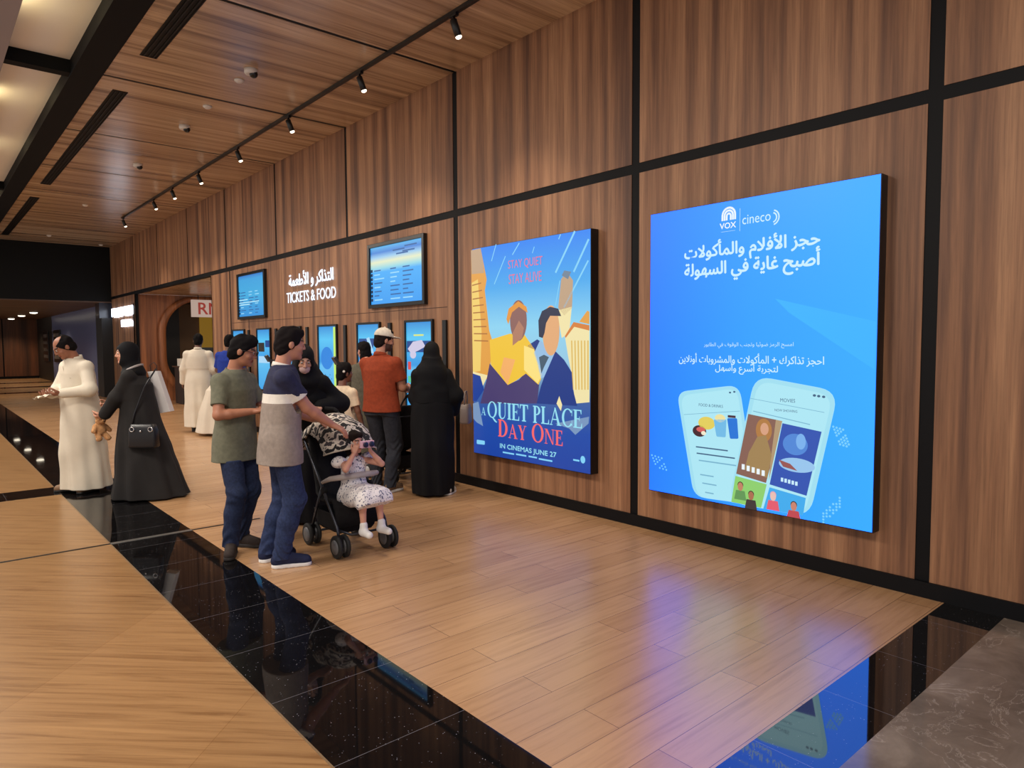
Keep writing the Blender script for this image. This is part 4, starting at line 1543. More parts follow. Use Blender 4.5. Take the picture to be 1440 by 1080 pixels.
class Person:
    """One figure in its own frame: +y is where it faces, +x its right hand side, z up from the floor."""

    def __init__(self, label, at, face, height=1.73, h=0.006, tone=(176, 124, 96), build=1.0, lean=(0.0, 0.0), yaw=0.0, pitch=0.0, roll=0.0,
                 hands=None, poles=None, feet=None, handdir=None, palm=None, curl=0.5, hips=None, neck_fwd=0.02, head_scale=1.0, beard=False, group=None, knees=None, seat=None, torso_top=None):
        f = unit(vec(face[0], face[1]))
        self.f, self.r = f, vec(f[1], -f[0])
        self.at = vec(at[0], at[1])
        self.root = thing('person', label, 'person', (at[0], at[1], at[2] if len(at) > 2 else 0.0), math.atan2(-f[0], f[1]), group)
        self.z0 = at[2] if len(at) > 2 else 0.0
        s = self.s = height / 1.75
        self.h, self.w = h, build
        self.lean = vec(*lean)
        hips = self.hips = vec(*(hips or (0, 0, 0.93 * s)))
        self.tone = skin(tone)

        def up(x, y, z):
            k = (z - 0.93) / 0.55
            return hips + vec(x * s, y * s, (z - 0.93) * s) + vec(self.lean[0] * k, self.lean[1] * k, -0.12 * (abs(self.lean[0]) + abs(self.lean[1])) * k)
        self.up = up
        self.sh = [up(0.162 * build * sd, -0.01, 1.405) for sd in (1, -1)]
        self.neck = up(0, -0.02, 1.475)
        self.hs = hs = s * head_scale
        self.R = rot_head(yaw, pitch, roll)
        base = up(0, neck_fwd, 1.535)
        self.hc = base + self.R @ vec(0, 0.015, 0.105 * hs / s * s)
        # legs
        feet = feet or ((0.10, 0.0, 0.0), (-0.10, 0.0, 0.0))
        self.foot, self.knee, self.hip, self.toe = [], [], [], []
        for i, sd in enumerate((1, -1)):
            hp = hips + vec(0.088 * s * build * sd, 0, -0.01)
            ft = feet[i]
            an = vec(ft[0], ft[1], (ft[3] if len(ft) > 3 else 0.0) + 0.085 * s)
            kn, an = bend(hp, an, 0.43 * s, 0.425 * s, (knees[i] if knees else (0.15 * sd, 1, 0.1)))
            self.hip.append(hp)
            self.knee.append(kn)
            self.foot.append(an)
            a = ft[2]
            self.toe.append(vec(math.sin(a), math.cos(a), 0))
        # arms
        hands = hands or ((0.27, 0.06, 0.80), (-0.27, 0.06, 0.80))
        poles = poles or ((0.5, -1, -0.3), (-0.5, -1, -0.3))
        self.el, self.wr = [], []
        for i in range(2):
            e, w = bend(self.sh[i], hands[i], 0.285 * s, 0.255 * s, poles[i])
            self.el.append(e)
            self.wr.append(w)
        self.hd = [unit(q) for q in (handdir or [self.wr[i] - self.el[i] for i in range(2)])]
        self.pn = [unit(q) for q in (palm or [(-1, 0.2, 0), (1, 0.2, 0)])]
        self.curl = curl if isinstance(curl, (list, tuple)) else (curl, curl)
        self.beard = beard

    def local(self, x, y, z):
        d = vec(x, y) - self.at
        return vec(d @ self.r, d @ self.f, z - self.z0)

    def field(self, pts, pad, h=None):
        pts = np.array(pts)
        return Field(pts.min(0) - pad, pts.max(0) + pad, h or self.h)

    def H(self, x, y, z):
        return self.hc + self.R @ (vec(x, y, z) * self.hs)

    def hand(self, F, i):
        s = self.s
        d, n, W = self.hd[i], self.pn[i], self.wr[i]
        n = unit(n - d * (n @ d))
        t = np.cross(d, n) * (1 if i == 0 else -1)       # towards the thumb
        c = self.curl[i]
        off = (0.030, 0.010, -0.010, -0.029)
        ln = (0.072, 0.080, 0.074, 0.058)
        for j in range(4):
            K = W + (d * 0.088 + t * off[j] - d * abs(j - 1) * 0.005) * s
            F.cap(W + (d * 0.012 + t * off[j] * 0.55) * s, K, 0.015 * s, 0.0125 * s, 0.012 * s)
            p, r = K, 0.0098 * s
            a = 0.25 * c
            for q, fr in enumerate((0.44, 0.31, 0.25)):
                a += c * (0.55, 0.75, 0.5)[q] + 0.05 * j * c
                e = p + (d * math.cos(a) + n * math.sin(a) + t * off[j] * 1.2) * (ln[j] * fr * s)
                F.cap(p, e, r, r * 0.9, 0.004 * s)
                p, r = e, r * 0.9
        b = W + (d * 0.02 + t * 0.022) * s
        m = b + (d * 0.030 + t * 0.030 + n * 0.012) * s
        e1 = m + (d * 0.030 + t * 0.014 + n * (0.010 + 0.016 * c)) * s
        e2 = e1 + (d * 0.024 - t * 0.004 * c + n * (0.008 + 0.014 * c)) * s
        F.cap(b, m, 0.017 * s, 0.0135 * s, 0.012 * s)
        F.cap(m, e1, 0.0125 * s, 0.011 * s, 0.006 * s)
        F.cap(e1, e2, 0.011 * s, 0.0088 * s, 0.004 * s)

    def body(self, legs=True):
        s, w = self.s, self.w
        tips = [self.wr[i] + self.hd[i] * 0.19 * s for i in range(2)]
        pts = list(self.sh) + self.el + self.wr + tips + self.knee + self.foot + [self.hc + vec(0, 0, 0.1 * s), self.hc + self.R @ vec(0, 0.12, 0)] + [self.foot[i] + self.toe[i] * 0.16 * s for i in range(2)]
        lo = min(p[2] for p in pts)
        F = self.field(pts + [vec(0, 0, lo - 0.01)], 0.10 * s)
        u = self.up
        zs = (0.86, 0.95, 1.06, 1.20, 1.32, 1.42, 1.47)
        C = [u(0, -0.005, z) for z in zs]
        F.loft([c[2] for c in C], [c[0] for c in C], [c[1] for c in C], np.array((0.150, 0.155, 0.132, 0.145, 0.152, 0.126, 0.065)) * s * w,
               np.array((0.100, 0.105, 0.090, 0.098, 0.100, 0.080, 0.055)) * s * w, 0.03)
        for i in range(2):
            F.ell(self.sh[i] + vec(0, 0, -0.01), np.array((0.048, 0.047, 0.047)) * s * w, None, 0.025 * s)
            F.cap(self.sh[i], self.el[i], 0.050 * s * w, 0.041 * s * w, 0.03 * s)
            mid = self.el[i] + (self.wr[i] - self.el[i]) * 0.3
            F.chain([self.el[i], mid, self.wr[i]], [0.041 * s * w, 0.040 * s * w, 0.026 * s], 0.015 * s)
            self.hand(F, i)
            F.chain([self.hip[i], self.knee[i]], [0.080 * s * w, 0.052 * s * w], 0.03 * s)
            cf = self.knee[i] + (self.foot[i] - self.knee[i]) * 0.35 + vec(0, -0.01, 0)
            F.chain([self.knee[i], cf, self.foot[i]], [0.050 * s, 0.050 * s * w, 0.034 * s], 0.02 * s)
            F.cap(self.foot[i] - self.toe[i] * 0.02 * s + vec(0, 0, -0.045 * s), self.foot[i] + self.toe[i] * 0.13 * s + vec(0, 0, -0.055 * s), 0.030 * s, 0.022 * s, 0.02 * s)
        # neck and head
        H, hs = self.H, self.hs
        F.cap(self.neck + vec(0, 0, -0.03), H(0, -0.025, -0.05), 0.060 * s, 0.052 * hs, 0.03 * s)
        R = self.R
        F.ell(H(0, -0.012, 0.028), np.array((0.074, 0.094, 0.086)) * hs, R, 0.01)
        F.ell(H(0, 0.026, -0.022), np.array((0.061, 0.066, 0.090)) * hs, R, 0.02 * hs)
        F.ell(H(0, 0.036, -0.072), np.array((0.044, 0.046, 0.036)) * hs, R, 0.025 * hs)
        F.ell(H(0, 0.078, -0.094), np.array((0.020, 0.016, 0.016)) * hs, R, 0.02 * hs)
        for sd in (1, -1):
            F.ell(H(0.030 * sd, 0.098, 0.010), np.array((0.017, 0.014, 0.011)) * hs, R, 0.008 * hs, True)
            F.ell(H(0.030 * sd, 0.080, 0.009), np.array((0.013, 0.012, 0.010)) * hs, R, 0.003)
            F.cap(H(0.012 * sd, 0.086, 0.028), H(0.045 * sd, 0.074, 0.030), 0.009 * hs, 0.007 * hs, 0.01 * hs)
            F.ell(H(0.042 * sd, 0.060, -0.028), np.array((0.018, 0.018, 0.016)) * hs, R, 0.02 * hs)
            F.ell(H(0.075 * sd, -0.012, -0.008), np.array((0.010, 0.020, 0.031)) * hs, R, 0.006 * hs)
        F.cap(H(0, 0.088, 0.022), H(0, 0.106, -0.022), 0.008 * hs, 0.0115 * hs, 0.008 * hs)
        for sd in (1, -1):
            F.ell(H(0.012 * sd, 0.094, -0.027), np.array((0.009, 0.010, 0.008)) * hs, R, 0.006 * hs)
        F.ell(H(0, 0.088, -0.052), np.array((0.022, 0.010, 0.0065)) * hs, R, 0.005 * hs)
        F.ell(H(0, 0.086, -0.063), np.array((0.018, 0.010, 0.0065)) * hs, R, 0.005 * hs)

        def pick(c):
            q = (c - self.hc) @ self.R / self.hs
            x, y, z = np.abs(q[:, 0]), q[:, 1], q[:, 2]
            o = np.zeros(len(c))
            o[(y > 0.075) & (z > -0.070) & (z < -0.046) & (x < 0.024)] = 1
            o[(y > 0.060) & (z > 0.027) & (z < 0.040) & (x > 0.010) & (x < 0.050)] = 2
            if self.beard:
                o[(y > -0.005) & (y < 0.2) & (z < -0.035) & (z > -0.125) & (x < 0.09) & ~((z > -0.070) & (z < -0.046) & (x < 0.024)) & ~((z > -0.045) & (x < 0.05))] = 2
            return o
        return F.mesh('body', self.tone, self.root, pick)

    def eyes(self):
        for sd in (1, -1):
            c = self.H(0.030 * sd, 0.086, 0.009)
            b = MB()
            f = self.R @ vec(0, 1, 0)
            r = 0.0105 * self.hs
            b.lathe(c - f * r * 0.2, f, [(-r * 0.5, r * 0.86), (0, r), (r * 0.55, r * 0.83)], 14, 0)
            b.lathe(c + f * r * 0.36, f, [(0, r * 0.5), (r * 0.42, r * 0.42), (r * 0.5, r * 0.2)], 12, 1)
            b.build('eye', [mat('eye_white', (206, 200, 194), 0.3), mat('eye_dark', (26, 18, 14), 0.2)], self.root)

    def hair(self, col=(20, 16, 16), bald=False, long=False, h=None, thick=1.0):
        H, R, hs = self.H, self.R, self.hs
        F = self.field([H(-0.11, -0.15, -0.16 if long else -0.1), H(0.11, 0.12, 0.14)] + [H(x, y, z) for x in (-.11, .11) for y in (-.14, .12) for z in (-.14, .15)], 0.02, h or max(0.004, self.h * 0.75))
        F.ell(H(0, -0.016, 0.032), np.array((0.082, 0.100, 0.096 + 0.006 * thick)) * hs, R, 0)
        F.ell(H(0, -0.055, -0.03), np.array((0.070, 0.060, 0.070)) * hs, R, 0.02 * hs)
        if not bald:
            F.ell(H(0, 0.040, 0.088), np.array((0.060, 0.052, 0.036 * thick)) * hs, R, 0.03 * hs)
        if long:
            F.ell(H(0, -0.06, -0.09), np.array((0.085, 0.055, 0.10)) * hs, R, 0.03 * hs)
        F.wrinkle(0.0055, 90, 45, 4, 8)
        F.ell(H(0, 0.100, -0.032), np.array((0.082, 0.090, 0.098)) * hs, R, 0.012 * hs, True)
        if bald:
            F.ell(H(0, 0.050, 0.120), np.array((0.075, 0.105, 0.070)) * hs, R, 0.012 * hs, True)
        for sd in (1, -1):
            F.ell(H(0.085 * sd, 0.004, -0.030), np.array((0.020, 0.028, 0.034)) * hs, R, 0.006 * hs, True)
        return F.mesh('hair', mat('hair_%d_%d' % (col[0], col[1]), col, 0.8, spec=0.12), self.root)

    def shoe(self, i, upper, sole, L=0.27):
        s = self.s
        a, t = self.foot[i], self.toe[i]
        g = vec(a[0], a[1], a[2] - 0.085 * s)
        heel, toe = g - t * 0.065 * s, g + t * (L - 0.075) * s
        F = self.field([heel, toe, g + vec(0, 0, 0.12 * s)], 0.07 * s, 0.005)
        F.cap(heel + t * 0.035 * s + vec(0, 0, 0.052 * s), toe - t * 0.035 * s + vec(0, 0, 0.036 * s), 0.041 * s, 0.037 * s, 0)
        F.cap(heel + t * 0.04 * s + vec(0, 0, 0.05 * s), a + vec(0, 0, 0.025 * s), 0.040 * s, 0.044 * s, 0.03 * s)
        F.cap(a + t * 0.03 * s + vec(0, 0, -0.005), toe - t * 0.05 * s + vec(0, 0, 0.04 * s), 0.036 * s, 0.032 * s, 0.03 * s)
        F.cut((0, 0, -1), g + vec(0, 0, 0.022 * s))
        F.cut((0, 0, 1), g + vec(0, 0, 0.115 * s))
        sh = F.mesh('shoe', upper, self.root)
        F = self.field([heel, toe], 0.06 * s, 0.005)
        F.cap(heel + t * 0.04 * s + vec(0, 0, 0.012 * s), toe - t * 0.04 * s + vec(0, 0, 0.012 * s), 0.047 * s, 0.043 * s, 0)
        F.cut((0, 0, -1), g + vec(0, 0, 0.001))
        F.cut((0, 0, 1), g + vec(0, 0, 0.030 * s))
        so = F.mesh('sole', sole, sh)
        return sh

    def trousers(self, m, seed=1, waist=1.0, fit=1.0, amp=0.004, hem=0.06):
        s, w = self.s, self.w
        pts = self.hip + self.knee + self.foot
        F = self.field(pts + [self.up(0, 0, waist + 0.02)], 0.16 * s)
        for i in range(2):
            n = vec(0, -0.012, 0)
            cf = self.knee[i] + (self.foot[i] - self.knee[i]) * 0.4 + n
            lo = self.foot[i] + vec(0, -0.005, -(0.085 * s - hem) * 0.6)
            F.chain([self.hip[i], self.knee[i], cf, lo], [0.098 * s * w * fit, 0.074 * s * w * fit, 0.069 * s * w * fit, 0.060 * s * fit], 0.03 * s)
        C = [self.up(0, -0.01, z) for z in (0.84, 0.93, 1.02)]
        F.loft([c[2] for c in C], [c[0] for c in C], [c[1] for c in C], np.array((0.165, 0.172, 0.158)) * s * w, np.array((0.115, 0.122, 0.110)) * s * w, 0.04, z1=self.up(0, 0, waist)[2])
        F.wrinkle(amp * 0.7, 22, 15, seed, 6)
        Z = F.ax[2][None, None, :] - min(f[2] for f in self.foot)
        low = np.exp(-(Z / (0.16 * s)) ** 2) + 0.7 * np.exp(-((Z - 0.40 * s) / (0.09 * s)) ** 2)
        X, Y = F.ax[0][:, None, None], F.ax[1][None, :, None]
        F.F += (amp * 0.8 * low * np.sin(75 * Z + 9 * np.sin(19 * X + seed) + 7 * np.sin(15 * Y + 2 * seed))).astype(np.float32)
        if self.foot[0][2] < 0.2 * s:
            F.cut((0, 0, -1), vec(0, 0, min(f[2] for f in self.foot) - 0.085 * s + hem))
        F.cut((0, 0, 1), self.up(0, 0, waist))
        return F.mesh('trousers', m, self.root)

    def shirt(self, mats, hem=0.84, sleeve=0.62, seed=2, fit=1.0, amp=0.006, pick=None, flare=1.0, name='shirt', long=False, belly=1.0):
        s, w = self.s, self.w
        u = self.up
        pts = self.sh + self.el + (self.wr if long else []) + [u(0, 0, hem), u(0, 0, 1.55)]
        F = self.field(pts, 0.20 * s)
        zs = (hem, 0.95, 1.06, 1.20, 1.32, 1.41, 1.455, 1.485)
        C = [u(0, -0.004, z) for z in zs]
        F.loft([c[2] for c in C], [c[0] for c in C], [c[1] for c in C], np.array((0.186 * flare, 0.184, 0.172, 0.176, 0.182, 0.166, 0.128, 0.078)) * s * w * fit,
               np.array((0.138 * flare, 0.138, 0.130 * belly, 0.126, 0.124, 0.102, 0.086, 0.068)) * s * w * fit, 0.03)
        for i in range(2):
            F.ell(self.sh[i] + vec(0, 0, -0.014), np.array((0.063, 0.062, 0.060)) * s * w, None, 0.035 * s)
            if long:
                F.chain([self.sh[i], self.el[i], self.el[i] + (self.wr[i] - self.el[i]) * 0.97], [0.060 * s * w, 0.054 * s * w, 0.042 * s * w], 0.03 * s)
            else:
                e = self.sh[i] + (self.el[i] - self.sh[i]) * sleeve
                F.cap(self.sh[i] + vec(0, 0, -0.012), e, 0.060 * s * w, 0.066 * s * w, 0.03 * s)
        F.wrinkle(amp, 13, 10, seed)
        if not long:
            for i in range(2):
                n = self.el[i] - self.sh[i]
                e = self.sh[i] + n * sleeve
                # flat cuff: cut only near this arm
                sl, P = F._block(e - 0.11 * s, e + 0.11 * s, 0.0)
                nn = unit(n)
                d = (P[0] - e[0]) * nn[0] + (P[1] - e[1]) * nn[1] + (P[2] - e[2]) * nn[2]
                rr = (P[0] - e[0]) ** 2 + (P[1] - e[1]) ** 2 + (P[2] - e[2]) ** 2
                near = (np.sqrt((P[0] - e[0]) ** 2 + (P[1] - e[1]) ** 2 + (P[2] - e[2]) ** 2 - d * d + 1e-9) < 0.088 * s) & (d > 0) & (d < 0.10 * s)
                F.F[sl] = np.where(near, np.maximum(F.F[sl], d), F.F[sl])
        F.cut((0, 0, -1), u(0, 0, hem))
        F.cap(self.neck + vec(0, 0.01, 0.015), self.neck + vec(0, 0.02, 0.10), 0.062 * s, 0.07 * s, 0.005, True)
        return F.mesh(name, mats, self.root, pick)

    def collar(self, m, h=0.035):
        s = self.s
        b = MB()
        n = 28
        for r0, z0, r1, z1 in ((0.080, -0.012, 0.066, h),):
            v = []
            for rr, zz in ((r0, z0), (r1, z1), (r1 - 0.008, z1), (r0 - 0.010, z0)):
                for k in range(n):
                    a = 2 * math.pi * k / n
                    v.append(self.neck + vec(math.cos(a) * rr * s, math.sin(a) * rr * s * 0.96 + 0.008, zz * s - 0.016 * math.sin(a) * s))
            f = [(q * n + k, q * n + (k + 1) % n, ((q + 1) % 4) * n + (k + 1) % n, ((q + 1) % 4) * n + k) for q in range(4) for k in range(n)]
            b.add(v, f, 0, True)
        return b.build('collar', m, self.root)

    def robe(self, m, zs, rx, ry, cx=0, cy=0, fold=(9, 0.01, 0.3), name='robe', sleeve=(0.072, 0.066, 0.060), cuff=0.97, seed=3, amp=0.005, top=1.49, merge=0.04, torso=True):
        s, w = self.s, self.w
        u = self.up
        pts = self.sh + self.el + self.wr + [u(0, 0, 1.55)]
        cxa, cya = np.array(cx) * np.ones(len(zs)), np.array(cy) * np.ones(len(zs))
        rx, ry = np.array(rx, float), np.array(ry, float)
        if torso:       # carry the cloth up over the chest to the neck
            zs = list(zs) + [u(0, 0, z)[2] for z in (1.36, 1.45)]
            cxa = np.append(cxa, [u(0, 0, z)[0] for z in (1.36, 1.45)])
            cya = np.append(cya, [u(0, -0.01, z)[1] for z in (1.36, 1.45)])
            rx, ry = np.append(rx, [0.172 * s * w, 0.10 * s * w]), np.append(ry, [0.112 * s * w, 0.075 * s * w])
            fold = (fold[0], tuple(fold[1]) + (0, 0), fold[2])
        pts += [vec(cxa[i] + sx * rx[i], cya[i] + sy * ry[i], zs[i]) for i in range(len(zs)) for sx in (-1, 1) for sy in (-1, 1)]
        F = self.field(pts, 0.10)
        F.loft(zs, cxa, cya, rx, ry, 0.03, fold)
        C = [u(0, -0.004, z) for z in (1.15, 1.32, 1.41, 1.455, 1.485)]
        if torso:
          F.loft([c[2] for c in C], [c[0] for c in C], [c[1] for c in C], np.array((0.178, 0.184, 0.168, 0.130, 0.080)) * s * w, np.array((0.126, 0.124, 0.102, 0.086, 0.068)) * s * w, 0.05)
        for i in range(2 if torso else 0):
            F.ell(self.sh[i] + vec(0, 0, -0.014), np.array((0.070, 0.068, 0.066)) * s * w, None, 0.035 * s)
            F.chain([self.sh[i] + vec(0, 0, -0.014), self.el[i], self.el[i] + (self.wr[i] - self.el[i]) * cuff], [sleeve[0] * 0.86 * s * w, sleeve[1] * s * w, sleeve[2] * s], merge * s)
        F.wrinkle(amp, 12, 9, seed)
        F.cut((0, 0, -1), vec(0, 0, zs[0]))
        F.cap(self.neck + vec(0, 0.01, 0.015), self.neck + vec(0, 0.02, 0.10), 0.060 * s, 0.066 * s, 0.005, True)
        return F.mesh(name, m, self.root)

    def scarf(self, m, drape=0.0, blend=0.05, open_face=True, name='headscarf', cape=None, cone=None):
        H, R, hs, s = self.H, self.R, self.hs, self.s
        pts = [H(x, y, z) for x in (-.13, .13) for y in (-.16, .15) for z in (-.2, .16)] + [self.neck + vec(x, y, -0.16) for x in (-0.2, 0.2) for y in (-0.16, 0.16)]
        if cone:
            pts += [vec(cone[1][0] + a * cone[3][0], b * cone[4][0] + cone[2][0], cone[0][0]) for a in (-1, 1) for b in (-1, 1)]
        if cape:
            pts += [vec(*c[0]) for c in cape]
        F = self.field(pts, 0.05)
        F.ell(H(0, -0.018, 0.026), np.array((0.092, 0.112, 0.108)) * hs, R, 0)
        F.ell(H(0, 0.015, -0.05), np.array((0.084, 0.085, 0.095)) * hs, R, 0.04 * hs)
        F.ell(H(0, -0.055, -0.03), np.array((0.080, 0.075, 0.10)) * hs, R, 0.04 * hs)
        F.cap(H(0, -0.01, -0.08), self.neck + vec(0, 0.0, -0.02), 0.080 * hs, 0.095 * s, 0.04 * s)
        F.ell(self.neck + vec(0, 0.005, -0.055), np.array((0.165 + drape, 0.125, 0.085 + drape * 0.6)) * s, None, blend * s)
        if cone:
            F.loft(*cone, k=0.07)
        if cape:
            for a, r in cape:
                F.cap(self.neck + vec(0, 0, -0.05), a, 0.10 * s, r, 0.08)
        F.wrinkle(0.005, 26, 22, 7)
        if open_face:
            F.ell(H(0, 0.125, -0.022), np.array((0.068, 0.092, 0.088)) * hs, R, 0.012 * hs, True)
        return F.mesh(name, m, self.root)


def fabric(name, rgb, rough=0.85, var=0.10, scale=30):
    if name in _M:
        return _M[name]
    m = mat(name, rgb, rough, spec=0.25)
    b = m.node_tree.nodes['Principled BSDF']
    n = noise(m, coords(m, (1, 1, 1)), scale, 4, 0.6)
    lo, hi = tuple(int(c * (1 - var)) for c in rgb), tuple(min(255, int(c * (1 + var))) for c in rgb)
    r = ramp(m, [(0.3, lo), (0.7, hi)])
    m.node_tree.links.new(n.outputs['Fac'], r.inputs[0])
    m.node_tree.links.new(r.outputs[0], b.inputs['Base Color'])
    return m


DENIM = fabric('denim_blue', (42, 53, 86), var=0.16, scale=60)
DENIM2 = fabric('denim_dark', (36, 46, 74), var=0.16, scale=60)
BLACKF = fabric('abaya_black', (8, 8, 13), 0.8, 0.1, 14)
GREYF = fabric('abaya_charcoal', (38, 36, 36), 0.8, 0.05, 14)
CREAMF = fabric('thobe_cream', (218, 208, 190), 0.8, 0.012, 12)
WHITEF = fabric('thobe_white', (218, 208, 192), 0.8, 0.012, 12)
SHOEW = mat('sole_white', (226, 224, 222), 0.6)
SHOEB = mat('shoe_black', (20, 18, 18), 0.5)

# ------------------------------------------------------------------ the two men in jeans
NAVY_F, GREY_F, WHITE_F = fabric('polo_navy', (44, 46, 72), var=0.1), fabric('polo_grey', (150, 138, 130), var=0.06), fabric('polo_white', (226, 220, 212), var=0.03)


def polo_man():
    p = Person('man in a navy and grey polo with a white chest stripe, reaching to the stroller', (1.99, 4.87), (0.96, -0.27), 1.72, 0.0055, (186, 128, 104), 1.06,
               lean=(0, 0.03), yaw=0.15, pitch=0.12, feet=((0.09, -0.03, 0.12), (-0.10, -0.10, -0.25)),
               hands=None)
    wr = p.local(2.325, 4.735, 1.005)
    wl = p.local(2.33, 5.08, 1.02)
    bpy.data.objects.remove(p.root)
    p = Person('man in a navy and grey polo with a white chest stripe, reaching to the stroller', (1.99, 4.87), (0.96, -0.27), 1.72, 0.0055, (186, 128, 104), 1.06,
               lean=(0, 0.03), yaw=0.15, pitch=0.12, feet=((0.09, -0.03, 0.12), (-0.10, -0.10, -0.25)),
               hands=(wr, wl), poles=((0.3, -0.8, -0.8), (-0.4, -0.6, -0.8)), handdir=((0.10, 0.85, -0.45), (0.2, 0.9, -0.2)), palm=((-0.3, -0.4, -0.9), (0.3, -0.2, -0.95)), curl=(0.45, 0.8))
    p.body()
    p.hair((22, 17, 18), thick=1.1)
    p.trousers(DENIM, 3, 0.83, amp=0.006)

    def pick(c):
        o = np.ones(len(c))
        o[c[:, 2] > 1.185] = 2
        o[c[:, 2] > 1.255] = 0
        for i in range(2):
            a = p.el[i] - p.sh[i]
            L = np.linalg.norm(a)
            t = (c - p.sh[i]) @ (a / L)
            rad = np.linalg.norm(c - p.sh[i] - t[:, None] * (a / L), axis=1)
            on = (rad < 0.095) & (t > 0.10) & (t < 0.66 * L + 0.02)
            side = np.abs(c[:, 0]) > 0.20
            o[on & side] = 0
            o[on & (t > 0.66 * L - 0.022) & (np.abs(c[:, 0]) > 0.185)] = 2
        return o
    p.shirt([NAVY_F, GREY_F, WHITE_F], 0.755, 0.66, 5, 1.04, 0.007, pick, 1.06)
    p.collar(WHITE_F, 0.022)
    for i in range(2):
        p.shoe(i, fabric('shoe_navy', (32, 38, 66)), SHOEW, 0.285)


def olive_man():
    p = Person('young man in an olive T-shirt and glasses, looking down at a phone', (1.85, 5.42), (0.50, -0.86), 1.67, 0.0055, (168, 112, 86), 1.0,
               lean=(0, 0.02), yaw=0.55, pitch=0.30, feet=((0.10, 0.02, 0.95), (-0.10, -0.06, -0.1)),
               hands=((0.05, 0.215, 1.10), (-0.08, 0.205, 1.08)), poles=((1, -0.6, -0.6), (-1, -0.6, -0.6)), handdir=((-0.7, 0.5, 0.1), (0.5, 0.6, 0.1)), palm=((0.1, 0.2, 1), (0.2, -0.1, 1)), curl=0.8)
    p.body()
    p.eyes()
    p.hair((16, 13, 15), thick=1.5)
    p.trousers(DENIM2, 8, 0.765, amp=0.006)
    p.shirt(fabric('tee_olive', (108, 108, 92), var=0.07), 0.745, 0.72, 9, 1.05, 0.007, None, 1.08)
    p.collar(fabric('tee_collar', (96, 96, 84)), 0.012)
    for i in range(2):
        p.shoe(i, fabric('shoe_dark', (52, 44, 42)), mat('sole_dark', (40, 34, 32), 0.7), 0.27)
    b = MB()     # glasses
    for sd in (1, -1):
        c = [p.H(0.031 * sd + 0.023 * math.cos(a), 0.110, 0.008 + 0.017 * math.sin(a)) for a in np.linspace(0, 2 * math.pi, 17)[:-1]]
        b.tube(c, 0.0022, 6, 0, True)
        b.tube([p.H(0.054 * sd, 0.108, 0.012), p.H(0.076 * sd, 0.05, 0.012), p.H(0.080 * sd, -0.02, 0.006)], 0.002, 6)
    b.tube([p.H(-0.008, 0.112, 0.012), p.H(0.008, 0.112, 0.012)], 0.002, 6)
    b.build('glasses', mat('glasses_dark', (16, 14, 14), 0.3), p.root)
    # phone lying in the hands
    c = (p.wr[0] + p.wr[1]) / 2 + vec(-0.01, 0.075, 0.035)
    b = MB()
    b.obox(c, (0.036, 0.0, 0.0), (0, 0.070, 0.03), (0, -0.0017, 0.004))
    o = b.build('phone', mat('phone_black', (14, 14, 16), 0.25))
    o.matrix_world = Matrix.Translation(p.root.location) @ Matrix.Rotation(p.root.rotation_euler.z, 4, 'Z')
    tag(o, 'dark phone held by the young man in olive', 'phone')


# ------------------------------------------------------------------ stroller and the girl in it
def canopy_print():
    m = mat('canopy_print', (200, 190, 176), 0.8)
    b = m.node_tree.nodes['Principled BSDF']
    n = noise(m, coords(m, (1, 1, 1)), 15, 2, 0.4, 0.8)
    r = ramp(m, [(0.0, (24, 22, 26)), (0.47, (24, 22, 26)), (0.475, (206, 196, 184)), (0.60, (178, 166, 156)), (0.605, (60, 54, 58))], 'CONSTANT')
    m.node_tree.links.new(n.outputs['Fac'], r.inputs[0])
    m.node_tree.links.new(r.outputs[0], b.inputs['Base Color'])
    return m


M_FRAME = mat('stroller_metal', (64, 66, 74), 0.35, 0.7)
M_SEATF = fabric('stroller_black', (22, 21, 24), 0.85, 0.2)
M_TYRE = mat('tyre_black', (20, 20, 21), 0.75)
M_HUB = mat('hub_grey', (92, 92, 96), 0.45)


